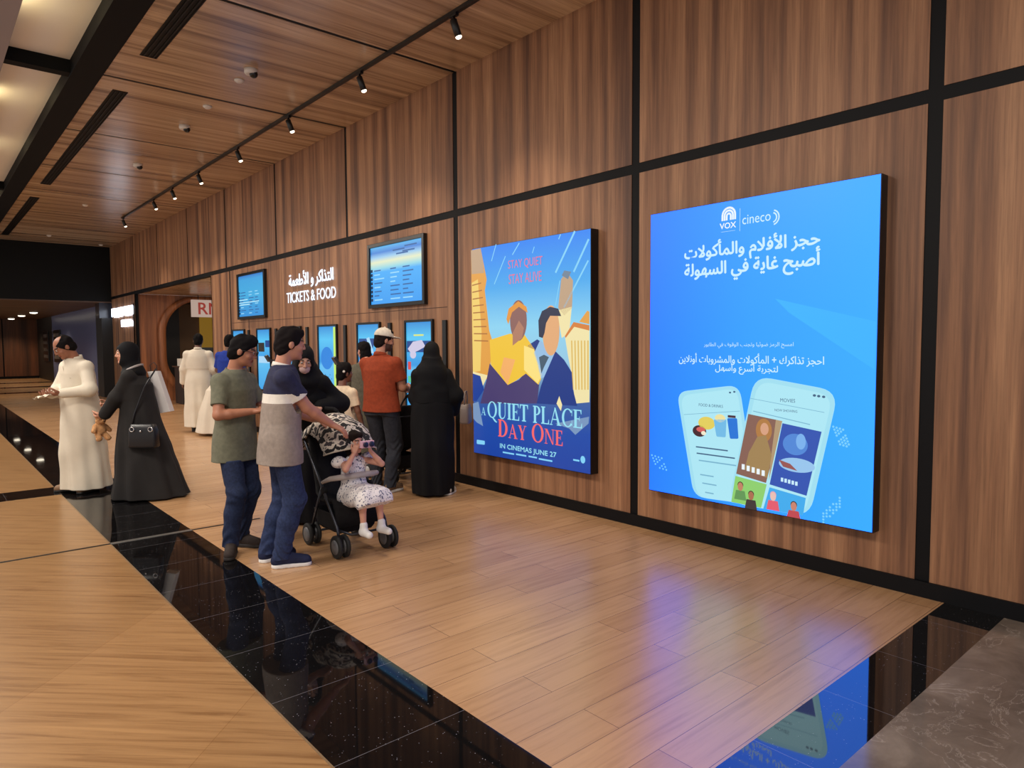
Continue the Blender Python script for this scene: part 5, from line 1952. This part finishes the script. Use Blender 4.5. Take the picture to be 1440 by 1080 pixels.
def stroller(label, at, rotz, canopy, hubmat, bumper=True):
    t = thing('stroller', label, 'stroller', (at[0], at[1], 0), rotz, None)
    for sd in (1, -1):
        x = 0.205 * sd
        b = MB()
        b.tube([(x, -0.235, 0.125), (x, -0.20, 0.22), (x * 0.98, 0.02, 0.46), (x * 0.96, 0.30, 0.76), (x * 0.96, 0.50, 0.98), (x * 0.96, 0.56, 1.02)], 0.0115, 10)
        b.build('frame_tube', M_FRAME, t)
        b = MB()
        b.tube([(x, 0.24, 0.12), (x * 0.99, 0.14, 0.33), (x * 0.98, 0.05, 0.49)], 0.0105, 10)
        b.build('rear_leg', M_FRAME, t)
        b = MB()
        b.tube([(x * 0.96, 0.55, 1.015), (x * 0.9, 0.60, 1.04), (x * 0.55, 0.63, 1.05)], 0.017, 12)
        b.build('handle_grip', M_SEATF, t)
        b = MB()
        b.lathe((x - 0.022 * sd, 0.02, 0.47), (sd, 0, 0), [(0, 0.026), (0.03, 0.030), (0.036, 0.02)], 16)
        b.build('hinge', M_SEATF, t)
        for y in (-0.25, 0.24):
            b = MB()
            b.box(x - 0.016, x + 0.016, y - 0.022, y + 0.022, 0.075, 0.165)
            b.tube([(x - 0.042, y, 0.088), (x + 0.042, y, 0.088)], 0.008, 8)
            b.build('wheel_fork', M_SEATF, t, 0.006)
            for o in (-0.033, 0.033):
                b = MB()
                b.lathe((x + o - 0.014, y, 0.088), (1, 0, 0), [(0.0, 0.062), (0.0, 0.078), (0.006, 0.087), (0.022, 0.087), (0.028, 0.078), (0.028, 0.062)], 28)
                w = b.build('wheel', M_TYRE, t)
                b = MB()
                b.lathe((x + o - 0.0165, y, 0.088), (1, 0, 0), [(0, 0.018), (0.001, 0.056), (0.032, 0.056), (0.033, 0.018)], 24)
                b.build('hub', hubmat, w)
    b = MB()
    b.tube([(-0.20, -0.19, 0.20), (-0.12, -0.265, 0.165), (0.12, -0.265, 0.165), (0.20, -0.19, 0.20)], 0.010, 10)
    b.build('footrest', M_FRAME, t)
    for y, z, x in ((0.24, 0.10, 0.205), (0.31, 0.77, 0.197)):
        b = MB()
        b.tube([(-x, y, z), (x, y, z)], 0.009, 8)
        b.build('cross_bar', M_FRAME, t)
    # seat shell: bottom, back and side wings in one curved sheet with thickness
    prof = [(-0.165, 0.20), (-0.155, 0.33), (-0.13, 0.375), (-0.04, 0.37), (0.08, 0.355), (0.145, 0.39), (0.20, 0.52), (0.255, 0.68), (0.31, 0.84), (0.325, 0.90)]
    b = MB()
    n = len(prof)
    xs = np.linspace(-0.19, 0.19, 9)
    v = []
    for y, z in prof:
        for x in xs:
            k = (abs(x) / 0.19) ** 3
            up = 0.05 * k if z > 0.34 else 0
            v.append((x, y - (0.045 * k if z > 0.42 else 0), z + (up if z < 0.42 else 0)))
    f = [(i * 9 + j, i * 9 + j + 1, (i + 1) * 9 + j + 1, (i + 1) * 9 + j) for i in range(n - 1) for j in range(8)]
    b.add(v, f, 0, True)
    o = b.build('seat', M_SEATF, t)
    sm = o.modifiers.new('thick', 'SOLIDIFY')
    sm.thickness = 0.025
    sm.offset = -1
    b = MB()
    v, f = [], []
    for i, (z, e) in enumerate(((0.14, -0.03), (0.17, 0.0), (0.30, 0.02))):
        for x, y in ((-0.17 - e, -0.10), (0.17 + e, -0.10), (0.17 + e, 0.21 + e), (-0.17 - e, 0.21 + e)):
            v.append((x, y, z))
    f = [(0, 3, 2, 1)] + [(r * 4 + k, r * 4 + (k + 1) % 4, (r + 1) * 4 + (k + 1) % 4, (r + 1) * 4 + k) for r in range(2) for k in range(4)]
    b.add(v, f)
    o = b.build('basket', M_SEATF, t)
    o.modifiers.new('thick', 'SOLIDIFY').thickness = 0.008
    if bumper:
        b = MB()
        b.tube([(-0.205, 0.03, 0.53), (-0.20, -0.09, 0.575), (-0.13, -0.165, 0.59), (0.0, -0.185, 0.595), (0.13, -0.165, 0.59), (0.20, -0.09, 0.575), (0.205, 0.03, 0.53)], [0.014, 0.020, 0.023, 0.023, 0.023, 0.020, 0.014], 14)
        b.build('bumper_bar', mat('bumper_grey', (170, 160, 156), 0.6), t)
    if canopy is not None:
        b = MB()
        na, nx = 15, 11
        v = []
        for i in range(na):
            a = math.radians(22 + (172 - 22) * i / (na - 1))
            for j in range(nx):
                x = -0.225 + 0.45 * j / (nx - 1)
                k = math.sqrt(max(0.0, 1 - (x / 0.235) ** 2)) ** 0.7
                k = 0.35 + 0.65 * k
                v.append((x, 0.19 - 0.40 * math.cos(a) * k, 0.66 + 0.37 * math.sin(a) * k + 0.012 * math.cos(math.radians(360 * 4 * i / (na - 1))) * k))
        f = [(i * nx + j, i * nx + j + 1, (i + 1) * nx + j + 1, (i + 1) * nx + j) for i in range(na - 1) for j in range(nx - 1)]
        b.add(v, f, 0, True)
        o = b.build('canopy', canopy, t)
        o.modifiers.new('thick', 'SOLIDIFY').thickness = 0.010
        for aa in (22, 97):
            b = MB()
            a = math.radians(aa)
            pts = []
            for j in range(nx):
                x = -0.228 + 0.456 * j / (nx - 1)
                k = 0.35 + 0.65 * math.sqrt(max(0.0, 1 - (x / 0.238) ** 2)) ** 0.7
                pts.append((x, 0.19 - 0.405 * math.cos(a) * k, 0.66 + 0.375 * math.sin(a) * k + 0.006))
            b.tube(pts, 0.006, 8)
            b.build('canopy_piping', mat('piping_cream', (190, 180, 166), 0.7), t)
    return t


def dress_print():
    m = mat('dress_print', (232, 226, 226), 0.8)
    b = m.node_tree.nodes['Principled BSDF']
    n = noise(m, coords(m, (1, 1, 1)), 62, 2, 0.5)
    r = ramp(m, [(0.0, (92, 96, 124)), (0.39, (92, 96, 124)), (0.42, (236, 230, 230)), (1.0, (240, 236, 236))])
    m.node_tree.links.new(n.outputs['Fac'], r.inputs[0])
    m.node_tree.links.new(r.outputs[0], b.inputs['Base Color'])
    return m


def girl():
    p = Person('little girl in a white printed dress sitting in the stroller, hands raised to her face', (2.56, 4.875, 0), (0.10, -1), 1.0, 0.005, (206, 150, 128), 1.0,
               lean=(0, 0.02), yaw=0.0, pitch=0.05, hips=(0, 0, 0.425), head_scale=1.22, neck_fwd=0.0,
               hands=((0.072, 0.135, 0.775), (-0.072, 0.135, 0.775)), poles=((0.9, 0.4, -1), (-0.9, 0.4, -1)), handdir=((-0.25, 0.1, 1), (0.25, 0.1, 1)), palm=((-0.6, -0.6, 0), (0.6, -0.6, 0)), curl=0.9,
               feet=((0.075, 0.245, 0.1, 0.155), (-0.075, 0.262, -0.05, 0.155)), knees=((0.1, 1, 1), (-0.1, 1, 1)))
    p.body()
    p.eyes()
    p.hair((30, 20, 18), long=True, h=0.005)
    s = p.s
    u = p.up
    F = p.field(p.sh + p.knee + [u(0, 0, 0.85), u(0, 0, 1.5)], 0.12, 0.005)
    zs = (0.86, 0.95, 1.06, 1.20, 1.32, 1.41, 1.47)
    C = [u(0, 0, z) for z in zs]
    F.loft([c[2] for c in C], [c[0] for c in C], [c[1] for c in C], np.array((0.22, 0.21, 0.18, 0.175, 0.178, 0.16, 0.09)) * s, np.array((0.17, 0.16, 0.135, 0.13, 0.125, 0.10, 0.07)) * s, 0.02)
    for i, sd in enumerate((1, -1)):
        kn = p.knee[i] + vec(0.01 * sd, 0.02, -0.005)
        F.cap(p.hip[i] + vec(0, 0.02, 0.01), kn, 0.085, 0.070, 0.04)
        F.cap(kn, kn + vec(0.0, 0.03, -0.05), 0.060, 0.055, 0.03)
        F.ell(p.sh[i] + vec(0.035 * sd, 0.0, 0.0), (0.060, 0.058, 0.048), None, 0.02)
    kc = (p.knee[0] + p.knee[1]) / 2 + vec(0, 0.02, 0)
    F.cap(p.hips + vec(0, 0.04, 0.02), kc, 0.085, 0.070, 0.05)
    F.cap(kc + vec(-0.07, 0.02, -0.03), kc + vec(0.07, 0.02, -0.03), 0.058, 0.058, 0.05)
    F.wrinkle(0.006, 40, 20, 4)
    F.cut((0, 0.45, -0.89), kc + vec(0, 0.045, -0.055))
    F.cap(p.neck + vec(0, 0.02, 0.03), p.neck + vec(0, 0.03, 0.08), 0.040, 0.045, 0.005, True)
    F.mesh('dress', dress_print(), p.root)
    for i in range(2):
        F = p.field([p.foot[i] + vec(0, 0, 0.08), p.foot[i] + p.toe[i] * 0.1], 0.07, 0.004)
        g = p.foot[i] - vec(0, 0, 0.085 * s)
        F.cap(g - p.toe[i] * 0.015 + vec(0, 0, 0.028), g + p.toe[i] * 0.085 + vec(0, 0, 0.022), 0.030, 0.027, 0)
        F.cap(g + vec(0, 0, 0.03), p.foot[i] + vec(0, 0, 0.035), 0.031, 0.029, 0.02)
        F.cut((0, 0, -1), g)
        F.mesh('shoe', SHOEW, p.root)
    # toy held before the eyes
    b = MB()
    c = p.hc + vec(0, 0.158, 0.0)
    b.obox(c, (0.055, 0, 0), (0, 0.018, 0), (0, 0, 0.026), 0)
    for sd in (1, -1):
        b.lathe(c + vec(0.027 * sd, 0.018, 0), (0, 1, 0), [(0, 0.022), (0.012, 0.022), (0.016, 0.016)], 16, 1)
    o = b.build('toy_viewer', [mat('toy_pink', (216, 170, 190), 0.4), mat('toy_dark', (30, 30, 60), 0.2)], None, 0.004)
    o.matrix_world = Matrix.Translation(p.root.location) @ Matrix.Rotation(p.root.rotation_euler.z, 4, 'Z')
    tag(o, 'small pink toy viewer the little girl holds to her eyes', 'toy')


polo_man()
olive_man()
stroller('stroller with a black and cream printed canopy, carrying a little girl', (2.56, 4.95), 0.0, canopy_print(), M_HUB)
girl()
stroller('dark folding stroller by the man in the rust polo, grey wheel discs', (4.30, 7.09), math.pi, None, mat('hub_pale', (176, 174, 176), 0.5), False)


# ------------------------------------------------------------------ woman leaning over the stroller
def push_woman():
    kw = dict(lean=(-0.02, 0.20), yaw=0.35, pitch=0.45)
    a = ('woman in black abaya and veil bending over the handle of the girl\'s stroller', (2.685, 5.945), (-0.60, -0.80), 1.62, 0.007, (196, 146, 124), 1.0)
    p = Person(*a, **kw)
    w0, w1 = p.local(2.42, 5.62, 1.08), p.local(2.66, 5.64, 1.06)
    bpy.data.objects.remove(p.root)
    p = Person(*a, **kw, hands=(w0, w1), poles=((0.8, -0.7, -0.2), (-0.7, -0.9, -0.1)), handdir=((0.3, 0.9, -0.2), (0.1, 0.9, -0.2)), palm=((0, -0.1, -1), (0, -0.1, -1)), curl=(0.7, 0.9))
    p.body()
    p.eyes()
    p.robe(BLACKF, (0.02, 0.40, 0.80, 1.05, 1.20), (0.30, 0.27, 0.235, 0.20, 0.18), (0.26, 0.22, 0.19, 0.16, 0.14), (0, 0, 0, 0, 0), (-0.02, 0.0, 0.02, 0.07, 0.11), (9, (0.016, 0.010, 0.004, 0, 0), 0.4), 'abaya', (0.080, 0.085, 0.070), 0.93, merge=0.05)
    p.scarf(BLACKF, 0.0, 0.05, cone=((0.90, 1.05, 1.20, 1.33, 1.45), (-0.09, -0.07, -0.04, -0.02, -0.01), (0.02, 0.06, 0.10, 0.13, 0.16), (0.265, 0.24, 0.20, 0.145, 0.09), (0.17, 0.165, 0.145, 0.12, 0.09)))
    b = MB()
    b.lathe(p.wr[0] - p.hd[0] * 0.02, p.hd[0], [(0, 0.030), (0.004, 0.033), (0.014, 0.033), (0.018, 0.030)], 18)
    b.obox(p.wr[0] + vec(0, 0, 0.033), (0.016, 0, 0), (0, 0.018, 0), (0, 0, 0.005))
    b.build('wristwatch', mat('watch_pale', (206, 200, 188), 0.4), p.root)
    H = p.H
    F = p.field([H(x, y, z) for x in (-.09, .09) for y in (0, .13) for z in (-.13, 0.0)], 0.02, 0.005)
    F.ell(H(0, 0.040, -0.065), np.array((0.058, 0.064, 0.055)) * p.hs, p.R, 0)
    n = p.R @ vec(0, 0, 1)
    F.cut(n, H(0, 0, -0.018))
    F.cut(p.R @ vec(0, -1, 0), H(0, 0.03, 0))
    F.mesh('face_mask', mat('mask_pale', (190, 158, 156), 0.85), p.root)


push_woman()


def cream_child():
    p = Person('child in a cream T-shirt with dark curly hair, standing left of the rust polo man', (3.52, 6.89), (0.85, 0.50), 1.36, 0.006, (120, 78, 60), 0.98, yaw=-0.45, head_scale=1.1,
               hands=((0.22, 0.08, 0.60), (-0.20, 0.05, 0.60)), curl=0.6)
    p.body()
    p.eyes()
    p.hair((18, 14, 16), thick=1.6)
    b = MB()
    b.lathe(p.H(0.080, -0.065, 0.028), p.R @ vec(1, -0.3, 0.2), [(0, 0.012), (0.012, 0.014), (0.016, 0.008)], 12)
    b.build('hair_clip', WHITE_F, p.root)
    p.trousers(fabric('shorts_dark', (34, 30, 34)), 4)
    p.shirt(fabric('tee_cream', (226, 206, 178), var=0.04), 0.80, 0.72, 6, 1.05, 0.005)
    for i in range(2):
        p.shoe(i, SHOEB, SHOEB)


cream_child()


def rust_man():
    p = Person('man in a rust polo and white cap with his back turned, hands towards the kiosk', (3.80, 6.55), (0.86, 0.42), 1.755, 0.006, (186, 130, 106), 1.1,
               yaw=-0.55, pitch=0.15, hands=((0.15, 0.31, 1.10), (-0.12, 0.32, 1.10)), poles=((0.45, -0.9, -0.6), (-0.4, -0.9, -0.6)), curl=0.7, beard=True,
               feet=((0.10, -0.02, 0.15), (-0.11, 0.04, -0.15)))
    p.body()
    p.eyes()
    p.hair((30, 22, 20), thick=0.8)
    p.trousers(fabric('trousers_charcoal', (44, 46, 54), var=0.12), 5, amp=0.008)
    p.shirt(fabric('polo_rust', (146, 62, 36), var=0.08), 0.875, 0.70, 12, 1.05, 0.007, None, 1.03)
    p.collar(fabric('polo_rust', (146, 62, 36)), 0.03)
    H, R, hs = p.H, p.R, p.hs
    F = p.field([H(x, y, z) for x in (-.1, .1) for y in (-.13, .20) for z in (0.0, .16)], 0.02, 0.005)
    F.ell(H(0, -0.012, 0.045), np.array((0.088, 0.108, 0.094)) * hs, R, 0)
    F.cut(-(R @ vec(0, 0, 1)), H(0, 0, 0.042))
    F.ell(H(0, 0.105, 0.048), np.array((0.072, 0.085, 0.010)) * hs, R, 0.012)
    F.ell(H(0, -0.012, 0.142), np.array((0.010, 0.010, 0.008)) * hs, R, 0.003)
    F.mesh('cap', fabric('cap_white', (214, 204, 190), var=0.05), p.root)
    b = MB()
    n = 24
    ring = [p.up(0.178 * 1.06 * math.cos(a), 0.132 * 1.06 * math.sin(a) - 0.006, 0.945) for a in np.linspace(0, 2 * math.pi, n + 1)[:-1]]
    v = [q + vec(0, 0, dz) for dz in (-0.018, 0.018) for q in ring]
    b.add(v, [(i, (i + 1) % n, n + (i + 1) % n, n + i) for i in range(n)], 0, True)
    b.build('belt', mat('belt_black', (18, 16, 16), 0.4), p.root)
    for i in range(2):
        p.shoe(i, fabric('shoe_tan', (120, 96, 76)), SHOEW)


rust_man()


def hidden_woman():
    p = Person('dark-haired person in a long olive dress, mostly hidden behind the rust polo man', (4.21, 7.68), (0.9, 0.3), 1.62, 0.008, (200, 146, 128), 0.95, yaw=1.2,
               hands=((0.2, 0.25, 1.1), (-0.2, 0.25, 1.1)), curl=0.6)
    p.body()
    p.eyes()
    p.hair((20, 16, 18), long=True)
    p.robe(fabric('dress_olive', (92, 88, 76)), (0.03, 0.5, 0.95, 1.15), (0.24, 0.20, 0.18, 0.165), (0.2, 0.17, 0.14, 0.12), 0, 0, (9, (0.012, 0.006, 0, 0), 0.2), 'dress')


hidden_woman()


def black_abaya_woman():
    p = Person('woman in a plain black abaya and headscarf with her back turned, beside the film poster', (4.15, 6.10), (0.52, 0.85), 1.605, 0.007, (196, 146, 124), 1.0,
               hands=((0.23, 0.14, 0.88), (-0.08, 0.26, 1.0)), poles=((0.6, -0.9, -0.3), (-0.5, -0.9, -0.6)), curl=1.0, pitch=0.15)
    p.body()
    p.robe(BLACKF, (0.02, 0.35, 0.75, 1.0, 1.2), (0.225, 0.232, 0.235, 0.210, 0.18), (0.24, 0.22, 0.19, 0.16, 0.14), 0, (0.0, 0, 0, 0, 0), (8, (0.016, 0.010, 0.006, 0, 0), 1.1), 'abaya', (0.076, 0.085, 0.085), 0.97, merge=0.05)
    p.scarf(BLACKF, 0.0, 0.05, cone=((0.98, 1.10, 1.25, 1.36, 1.44), (0.0, 0, 0, 0, 0), (0.03, 0.03, 0.015, 0, 0), (0.225, 0.222, 0.195, 0.145, 0.09), (0.20, 0.19, 0.155, 0.12, 0.09)))
    for i, (x, y) in enumerate(((0.16, 0.02), (-0.10, 0.0))):
        p.foot[i] = vec(x, y - 0.10 if i == 0 else y, 0.085 * p.s)
        p.toe[i] = unit(vec(0.5, 1, 0))
    b = p.shoe(0, mat('shoe_cream', (206, 196, 178), 0.6), SHOEW, 0.24)


black_abaya_woman()


def handbag(label, at, rotz, w, d, h, m, strap, rings=False):
    t = thing('handbag', label, 'handbag', at, rotz)
    b = MB()
    v = []
    for z, k in ((0, 0.92), (0.02, 1.0), (h * 0.75, 0.94), (h, 0.80)):
        for x, y in round_rect(-w / 2 * k, w / 2 * k, -d / 2 * k, d / 2 * k, min(w, d) * 0.3 * k, 4):
            v.append((x, y, z))
    n = len(v) // 4
    f = [tuple(range(n - 1, -1, -1)), tuple(range(3 * n, 4 * n))] + [(r * n + k, r * n + (k + 1) % n, (r + 1) * n + (k + 1) % n, (r + 1) * n + k) for r in range(3) for k in range(n)]
    b.add(v, f, 0, True)
    b.build('pouch', m, t)
    b = MB()
    b.tube(strap, 0.008, 8)
    b.build('strap', m, t)
    if rings:
        for x in (-w * 0.30, w * 0.34):
            b = MB()
            c = vec(x, -d / 2 - 0.004, h * 0.80)
            b.tube([c + vec(0.022 * math.cos(a), 0, 0.022 * math.sin(a)) for a in np.linspace(0, 2 * math.pi, 17)[:-1]], 0.005, 6, 0, True)
            b.build('ring', mat('chrome', (210, 210, 214), 0.2, 0.9), t)
        b = MB()
        b.lathe(vec(0, -d / 2 - 0.002, h * 0.72), (0, -1, 0), [(0, 0.012), (0.008, 0.010), (0.012, 0.004)], 10)
        b.build('clasp', mat('chrome', (210, 210, 214), 0.2, 0.9), t)
    return t


handbag('small taupe handbag hanging from the arm of the woman in the plain black abaya', (4.37, 5.80, 0.765), 0.7, 0.20, 0.10, 0.20, mat('bag_taupe', (112, 98, 92), 0.5),
        [(-0.06, 0, 0.19), (-0.065, 0, 0.28), (-0.03, 0.0, 0.335), (0.03, 0.0, 0.335), (0.065, 0, 0.28), (0.06, 0, 0.19)])


# ------------------------------------------------------------------ couple on the granite band
def thobe_man():
    p = Person('balding man in a cream thobe looking down at a tissue in his hands', (1.37, 8.83), (-0.93, -0.36), 1.735, 0.007, (150, 98, 74), 1.12, lean=(0, 0.06), yaw=-0.25, pitch=0.62,
               hands=((0.045, 0.285, 1.09), (-0.13, 0.27, 1.10)), poles=((1, -0.6, -0.5), (-1, -0.6, -0.5)), handdir=((-0.6, 0.7, 0.0), (0.5, 0.8, -0.05)), palm=((0.2, 0.3, 1), (0.2, -0.4, 1)), curl=0.8,
               feet=((0.11, 0.05, 0.5), (-0.11, -0.02, -0.2)))
    p.body()
    p.eyes()
    p.hair((22, 18, 18), bald=True)
    p.robe(CREAMF, (0.045, 0.30, 0.70, 1.0, 1.2), (0.275, 0.262, 0.245, 0.215, 0.19), (0.235, 0.225, 0.200, 0.175, 0.15), 0, (-0.01, 0, 0.01, 0.02, 0.03), (7, (0.020, 0.014, 0.007, 0.001, 0), 0.8), 'thobe', (0.068, 0.066, 0.054), 0.96, amp=0.008, merge=0.03)
    p.collar(CREAMF, 0.036)
    b = MB()
    b.tube([p.up(-0.10, 0.125, 1.27), p.up(-0.085, 0.128, 1.275)], 0.004, 6)
    b.tube([p.up(0.0, 0.132, z) for z in (1.40, 1.30, 1.20, 1.12)], 0.0035, 6)
    b.build('placket', fabric('thobe_seam', (186, 176, 158)), p.root)
    for i in range(2):
        p.shoe(i, mat('sandal_tan', (120, 88, 60), 0.6), SHOEB, 0.27)
    c = (p.wr[0] + p.wr[1]) / 2 + vec(0.03, 0.12, 0.005)
    b = MB()
    rnd = random.Random(2)
    g = 6
    v = [(c[0] - 0.075 + 0.03 * i + rnd.uniform(-.006, .006), c[1] - 0.06 + 0.026 * j + rnd.uniform(-.006, .006), c[2] + rnd.uniform(-0.018, 0.018) - 0.012 * (i + j) * 0.4) for i in range(g) for j in range(g)]
    b.add(v, [(i * g + j, (i + 1) * g + j, (i + 1) * g + j + 1, i * g + j + 1) for i in range(g - 1) for j in range(g - 1)], 0, True)
    o = b.build('tissue', mat('tissue_white', (226, 216, 196), 0.9))
    o.modifiers.new('thick', 'SOLIDIFY').thickness = 0.004
    o.matrix_world = Matrix.Translation(p.root.location) @ Matrix.Rotation(p.root.rotation_euler.z, 4, 'Z')
    tag(o, 'crumpled white tissue in the hands of the balding man', 'tissue')


def charcoal_woman():
    p = Person('woman in a charcoal abaya and black headscarf seen in profile, holding a soft toy', (1.76, 8.055), (-0.84, 0.54), 1.63, 0.007, (206, 150, 124), 0.95, lean=(0, 0.05), yaw=0.50, pitch=0.08,
               hands=((0.10, 0.30, 0.98), (-0.08, 0.31, 0.87)), poles=((1, -0.8, -0.4), (-1, -0.8, -0.4)), handdir=((-0.5, 0.7, -0.2), (0.2, 0.9, -0.3)), palm=((-0.5, -0.2, 0.3), (0.4, 0.0, 0.6)), curl=0.9)
    p.body()
    p.eyes()
    p.robe(GREYF, (0.015, 0.25, 0.60, 0.95, 1.2), (0.30, 0.27, 0.225, 0.185, 0.17), (0.385, 0.325, 0.245, 0.175, 0.14), 0, (-0.09, -0.07, -0.03, -0.005, 0.0), (9, (0.026, 0.020, 0.012, 0.003, 0), 2.2), 'abaya', (0.080, 0.080, 0.066), 0.93)
    p.scarf(BLACKF, 0.0)
    b = MB()
    n = 20
    ring = [p.neck + vec(0.120 * math.cos(a), 0.088 * math.sin(a) + 0.01, -0.012 - 0.045 * math.sin(a)) for a in np.linspace(0, 2 * math.pi, n + 1)[:-1]]
    b.tube(ring, 0.012, 8, 0, True)
    b.build('neck_scarf', mat('scarf_grey', (168, 160, 158), 0.8), p.root)
    for i in range(2):
        p.foot[i] = vec((0.1, -0.1)[i], 0.16, 0.085 * p.s)
    # soft toy
    t = thing('teddy_bear', 'light brown soft toy bear dangling from the hand of the charcoal abaya woman', 'soft toy', (1.445, 8.315, 0.66), 0.4)
    tb = fabric('teddy_brown', (196, 146, 100), 0.95, 0.12, 90)
    F = Field(vec(-.13, -.10, -.08), vec(.13, .12, .24), 0.006)
    F.ell((0, 0, 0.06), (0.062, 0.052, 0.072), None, 0.02)
    F.ell((0, -0.015, 0.155), (0.052, 0.048, 0.046), None, 0.02)
    F.ell((0, -0.06, 0.145), (0.022, 0.02, 0.018), None, 0.012)
    for sd in (1, -1):
        F.ell((0.042 * sd, -0.01, 0.195), (0.018, 0.010, 0.018), None, 0.006)
        F.cap((0.05 * sd, 0, 0.10), (0.085 * sd, -0.03, 0.05), 0.022, 0.024, 0.015)
        F.cap((0.035 * sd, -0.01, 0.01), (0.048 * sd, -0.055, -0.03), 0.027, 0.030, 0.015)
    F.wrinkle(0.003, 80, 70, 2)
    F.mesh('body', tb, t)
    for sd in (1, -1):
        b = MB()
        b.lathe((0.018 * sd, -0.058, 0.168), (0, -1, 0), [(0, 0.006), (0.004, 0.005), (0.006, 0.002)], 10)
        b.build('eye', mat('toy_eye', (16, 12, 10), 0.2), t)
    b = MB()
    b.lathe((0, -0.078, 0.15), (0, -1, 0), [(0, 0.008), (0.003, 0.006), (0.005, 0.002)], 10)
    b.build('nose', mat('toy_eye', (16, 12, 10), 0.2), t)


thobe_man()
charcoal_woman()
handbag('black handbag with silver rings at the hip of the woman in the charcoal abaya', (1.735, 7.76, 0.56), math.atan2(-0.654, 0.756) - 0.05, 0.30, 0.10, 0.24, mat('bag_black', (16, 17, 24), 0.4),
        [(-0.12, 0.0, 0.22), (-0.11, 0.03, 0.34), (-0.02, 0.08, 0.62), (0.06, 0.16, 0.80)], True)
t = thing('paper_bag', 'tall white paper bag with black print carried behind the charcoal abaya woman', 'bag', (2.03, 8.09, 0.87), math.atan2(-0.654, 0.756))
b = MB()
b.add([(-0.045, -0.05, 0), (0.075, -0.05, 0.02), (0.075, 0.05, 0.02), (-0.045, 0.05, 0), (-0.16, -0.04, 0.45), (-0.055, -0.04, 0.455), (-0.055, 0.04, 0.455), (-0.16, 0.04, 0.45)],
      [(0, 3, 2, 1), (0, 1, 5, 4), (1, 2, 6, 5), (2, 3, 7, 6), (3, 0, 4, 7), (4, 5, 6, 7)])
b.build('sack', mat('bag_white', (222, 218, 216), 0.7), t, 0.004)
b = MB()
for k in range(5):
    a = np.array((-0.070 - 0.018 * k, -0.051 + 0.002 * k, 0.09 + 0.07 * k))
    b.obox(a, (0.012, 0, 0.003), (0, 0.002, 0), (-0.005, 0, 0.022))
b.build('print', mat('bag_print', (30, 30, 34), 0.7), t)
b = MB()
b.tube([(-0.14, 0, 0.44), (-0.15, 0, 0.52), (-0.11, 0, 0.55), (-0.08, 0, 0.52), (-0.075, 0, 0.45)], 0.004, 6)
b.build('handle', mat('bag_print', (30, 30, 34), 0.7), t)


# ------------------------------------------------------------------ men at the far counter
def white_thobe_man():
    p = Person('man in a long white thobe with his back turned, by the alcove counter', (3.98, 13.50), (0.45, 0.89), 1.80, 0.009, (110, 74, 58), 1.1, pitch=0.2,
               hands=((0.26, 0.16, 0.98), (-0.30, 0.10, 0.90)), curl=0.7)
    p.body()
    p.hair((14, 12, 13), thick=1.2)
    p.robe(WHITEF, (0.10, 0.40, 0.80, 1.05, 1.2), (0.27, 0.26, 0.25, 0.22, 0.19), (0.26, 0.24, 0.21, 0.17, 0.14), 0, 0, (8, (0.018, 0.012, 0.006, 0, 0), 0.2), 'thobe', (0.068, 0.066, 0.056), 0.96, amp=0.008, merge=0.03)
    p.collar(WHITEF, 0.034)
    for i in range(2):
        p.shoe(i, SHOEB, SHOEB)


def blue_man():
    p = Person('man in bright blue shirt and long white lower robe, beside the white thobe man', (4.24, 12.61), (0.70, 0.71), 1.77, 0.009, (110, 74, 58), 1.05,
               hands=((0.16, 0.32, 1.12), (-0.18, 0.30, 1.10)), curl=0.7)
    p.body()
    p.hair((14, 12, 13))
    p.robe(WHITEF, (0.05, 0.40, 0.80, 1.02, 1.10), (0.40, 0.36, 0.30, 0.22, 0.19), (0.34, 0.31, 0.26, 0.18, 0.15), (-0.22, -0.19, -0.12, 0, 0), 0, (8, (0.018, 0.012, 0.006, 0, 0), 0.9), 'lower_robe', torso=False)
    p.shirt(fabric('shirt_blue', (34, 58, 150), var=0.08), 1.02, 0.80, 3, 1.10, 0.006)
    for i in range(2):
        p.shoe(i, SHOEB, SHOEB)


white_thobe_man()
blue_man()
